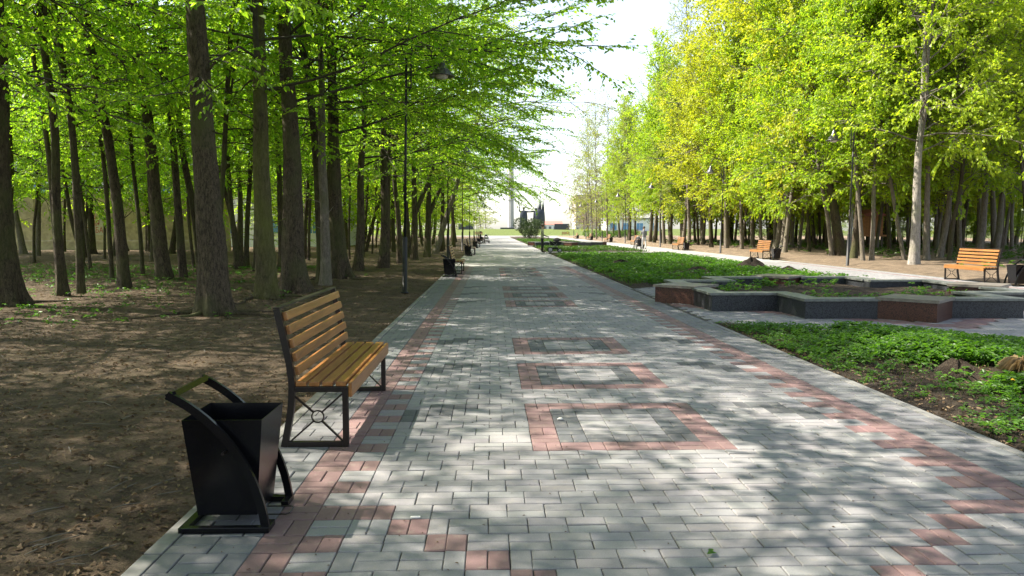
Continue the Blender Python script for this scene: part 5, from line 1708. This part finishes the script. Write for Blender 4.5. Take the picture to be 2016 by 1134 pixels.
stuff_leaves('far_strip_grass', *grass_blades(PX1 + KW, RP0 - KW, 51.5, 120, 34000, rs, hM, .10, .24, .045, lawn_mask), 'grass')
# weeds in the planter
n = 210
a = rs.uniform(-2.7, 2.7, (n, 2))
ok = (((np.abs(a[:, 0]) < 2.75) & (np.abs(a[:, 1]) < 1.55)) | ((np.abs(a[:, 0]) < 1.55) & (np.abs(a[:, 1]) < 2.75))) & (smooth_noise(a[:, 0], a[:, 1], 1.5, 5) > .02)
def zpl(x, y): return 0.175 + 0 * x
P, D, NN, L_, W_, T_ = herb_field('planter_weeds', a[ok], zpl, rs, .03, .16, 5, .085, .05, 'herb', 3)
P[:, 0] += PLC[0]; P[:, 1] += PLC[1]
stuff_leaves('planter_weeds', P, D, NN, L_, W_, T_, 'herb')
# seedlings and low weeds on the left wood floor
n = 4200
xy = np.stack([-4.0 - 16 * rs.random(n) ** 1.1, 9.5 + 21 * rs.random(n)], 1)
d_ = smooth_noise(xy[:, 0], xy[:, 1], .45, 9) + .2 + np.clip((-xy[:, 0] - 6.5) / 6, -1, .5) - np.clip((12.5 - xy[:, 1]) / 3, 0, 1)
xy = xy[rs.random(n) < np.clip(d_, .02, 1)]
stuff_leaves('wood_seedlings', *herb_field('wood_seedlings', xy, hL, rs, .02, .11, 4, .06, .04, 'herb', 2), 'herb')
n = 2600
xy = np.stack([16.5 + 30 * rs.random(n), 26 + 70 * rs.random(n)], 1)
d_ = smooth_noise(xy[:, 0], xy[:, 1], .35, 4) + np.clip((xy[:, 0] - 18) / 4, 0, 1)
xy = xy[rs.random(n) < np.clip(d_, 0, 1)]
stuff_leaves('grove_undergrowth', *herb_field('grove_undergrowth', xy, hR, rs, .04, .22, 4, .16, .10, 'herb', 2), 'grass')
# leaf litter and twigs on the left floor
n = 20000
u = rs.random(n)
y = 2.2 + 34 * u ** 1.5
x = PX0 - KW - .02 - (1 + y * .72) * rs.random(n)
P = np.stack([x, y, hL(x, y) + rs.uniform(.002, .014, n)], 1)
a = rs.uniform(0, 2 * PI, n)
D = np.stack([np.cos(a), np.sin(a), rs.normal(0, .25, n)], 1)
NN = np.stack([rs.normal(0, .45, n), rs.normal(0, .45, n), np.ones(n)], 1)
stuff_leaves('leaf_litter', P, D, NN, rs.uniform(.02, .055, n), rs.uniform(.012, .034, n), np.clip(rs.normal(.25, .2, n), 0, 1), 'dead_leaf', droop=0.05, fold=.3)
mb = MB()
for i in range(420):
    y = 2.5 + 20 * rs.random() ** 1.3
    x = PX0 - .2 - (1 + y * .7) * rs.random()
    z = float(hL(np.array(x), np.array(y))) + .008
    a = rs.uniform(0, PI)
    l = rs.uniform(.06, .30)
    dx, dy = math.cos(a) * l / 2, math.sin(a) * l / 2
    mb.tube([(x - dx, y - dy, z), (x + rs.normal(0, .01), y + rs.normal(0, .01), z + .006), (x + dx, y + dy, z)], [.0025, .004, .002], 4, False)
tag(mb.build('fallen_twigs', M['twig_grey']), kind='stuff')
nb = 4200
x = PX1 + KW + .02 + 3.6 * rs.random(nb) ** 1.3
y = 4.3 + 8 * rs.random(nb)
ok = ~in_plaza(x, y, PLC, PLR + .06)
x, y = x[ok], y[ok]
nb = len(x)
a = rs.uniform(0, 2 * PI, nb)
stuff_leaves('bed_litter', np.stack([x, y, hM(x, y) + rs.uniform(.002, .02, nb)], 1), np.stack([np.cos(a), np.sin(a), rs.normal(0, .3, nb)], 1), np.stack([rs.normal(0, .5, nb), rs.normal(0, .5, nb), np.ones(nb)], 1), rs.uniform(.015, .06, nb), rs.uniform(.008, .03, nb), np.clip(rs.normal(.35, .25, nb), 0, 1), 'dead_leaf', fold=.3)
nC = 900
x = PX1 + KW + .03 + 3.2 * rs.random(nC) ** 1.4
y = 4.4 + 7.6 * rs.random(nC)
ok = ~in_plaza(x, y, PLC, PLR + .06)
x, y = x[ok], y[ok]
nC = len(x)
ico = np.array([(1, 0, 0), (-1, 0, 0), (0, 1, 0), (0, -1, 0), (0, 0, 1), (0, 0, -1)], float)
icf = np.array([(0, 2, 4), (2, 1, 4), (1, 3, 4), (3, 0, 4), (2, 0, 5), (1, 2, 5), (3, 1, 5), (0, 3, 5)])
rr = (.008 + .034 * rs.random(nC) ** 2.5)[:, None, None] * (1 + rs.normal(0, .25, (nC, 6, 3)))
V_ = ico[None] * rr * np.array([1, 1, .7]) + np.stack([x, y, hM(x, y)], 1)[:, None, :]
F_ = (icf[None] + 6 * np.arange(nC)[:, None, None]).reshape(-1, 3)
tag(obj('bed_clods', np_mesh('bed_clods', V_.reshape(-1, 3), None, F_, [M['soil']], smooth=True)), kind='stuff')
# clods, pebbles and surface roots on the left floor
nC = 1500
y = 2.4 + 17 * rs.random(nC) ** 1.4
x = PX0 - KW - .04 - (.8 + y * .62) * rs.random(nC)
z = hL(x, y)
ico = np.array([(1, 0, 0), (-1, 0, 0), (0, 1, 0), (0, -1, 0), (0, 0, 1), (0, 0, -1)], float)
icf = np.array([(0, 2, 4), (2, 1, 4), (1, 3, 4), (3, 0, 4), (2, 0, 5), (1, 2, 5), (3, 1, 5), (0, 3, 5)])
rr = (.006 + .022 * rs.random(nC) ** 3)[:, None, None] * (1 + rs.normal(0, .25, (nC, 6, 3)))
V_ = ico[None] * rr * np.array([1, 1, .6]) + np.stack([x, y, z], 1)[:, None, :]
F_ = (icf[None] + 6 * np.arange(nC)[:, None, None]).reshape(-1, 3)
tag(obj('soil_clods', np_mesh('soil_clods', V_.reshape(-1, 3), None, F_, [M['floor_left']], smooth=True)), kind='stuff')
mb = MB()
for (bx, by, n_) in ((-5.0, 13.85, 6), (-4.96, 16.9, 5), (-4.74, 18.38, 5), (-9.42, 14.85, 5), (-4.66, 23.69, 5)):
    for k in range(n_):
        a = 2 * PI * k / n_ + rs.normal(0, .3)
        L_ = rs.uniform(.7, 1.9)
        pts = []
        for f in np.linspace(0.12, 1, 7):
            a += rs.normal(0, .13)
            px, py = bx + math.cos(a) * (.2 + L_ * f), by + math.sin(a) * (.2 + L_ * f)
            pts.append((px, py, float(hL(np.array(px), np.array(py))) + .025 * (1 - f) - .012 * f + rs.normal(0, .006)))
        mb.tube(pts, [.05, .042, .034, .027, .02, .015, .008], 6, False)
tag(mb.build('surface_roots', M['bark'], smooth=True), kind='stuff')
# bits of bud scale and leaf on the paving
n = 700
y = 2.9 + 16 * rs.random(n) ** 1.4
x = rs.uniform(PX0, PX1, n)
P = np.stack([x, y, np.full(n, .004)], 1)
a = rs.uniform(0, 2 * PI, n)
stuff_leaves('bud_scales', P, np.stack([np.cos(a), np.sin(a), rs.normal(0.1, .1, n)], 1), np.tile([0., 0, 1], (n, 1)), rs.uniform(.008, .024, n), rs.uniform(.004, .009, n), rs.random(n) * .4, 'dead_leaf', fold=.3)
me = leaf_mesh('fallen_leaf', np.array([[0., 0, 0.01], [0.02, .01, .012]]), np.array([[1., .3, .1], [.4, 1, .2]]), np.array([[0., 0, 1], [0, .2, 1]]), np.array([.055, .045]), np.array([.03, .026]), np.array([.7, .5]), M['herb'])
tag(obj('fallen_leaf', me, loc=(1.0, 3.42, 0.002)), 'small green leaf fallen on the grey paving at the bottom', 'leaf')
mb = MB(); mb.box(-.026, .026, -.011, .011, 0, .008, .003)
tag(mb.build('paper_scrap', M['pebble'], loc=(-0.405, 3.93, .003), rot=(0, 0, .1)), 'tiny white scrap lying on a red paver near the bin', 'scrap')
mb = MB(); mb.lathe([(0.001, 0), (.018, .004), (.02, .012), (.01, .02), (0.001, .021)], sides=10)
tag(mb.build('pebble', M['pebble'], smooth=True, loc=(.545, 5.98, .002), scale=(1.2, .8, 1)), 'pale pebble on the nearest red paving frame', 'pebble')
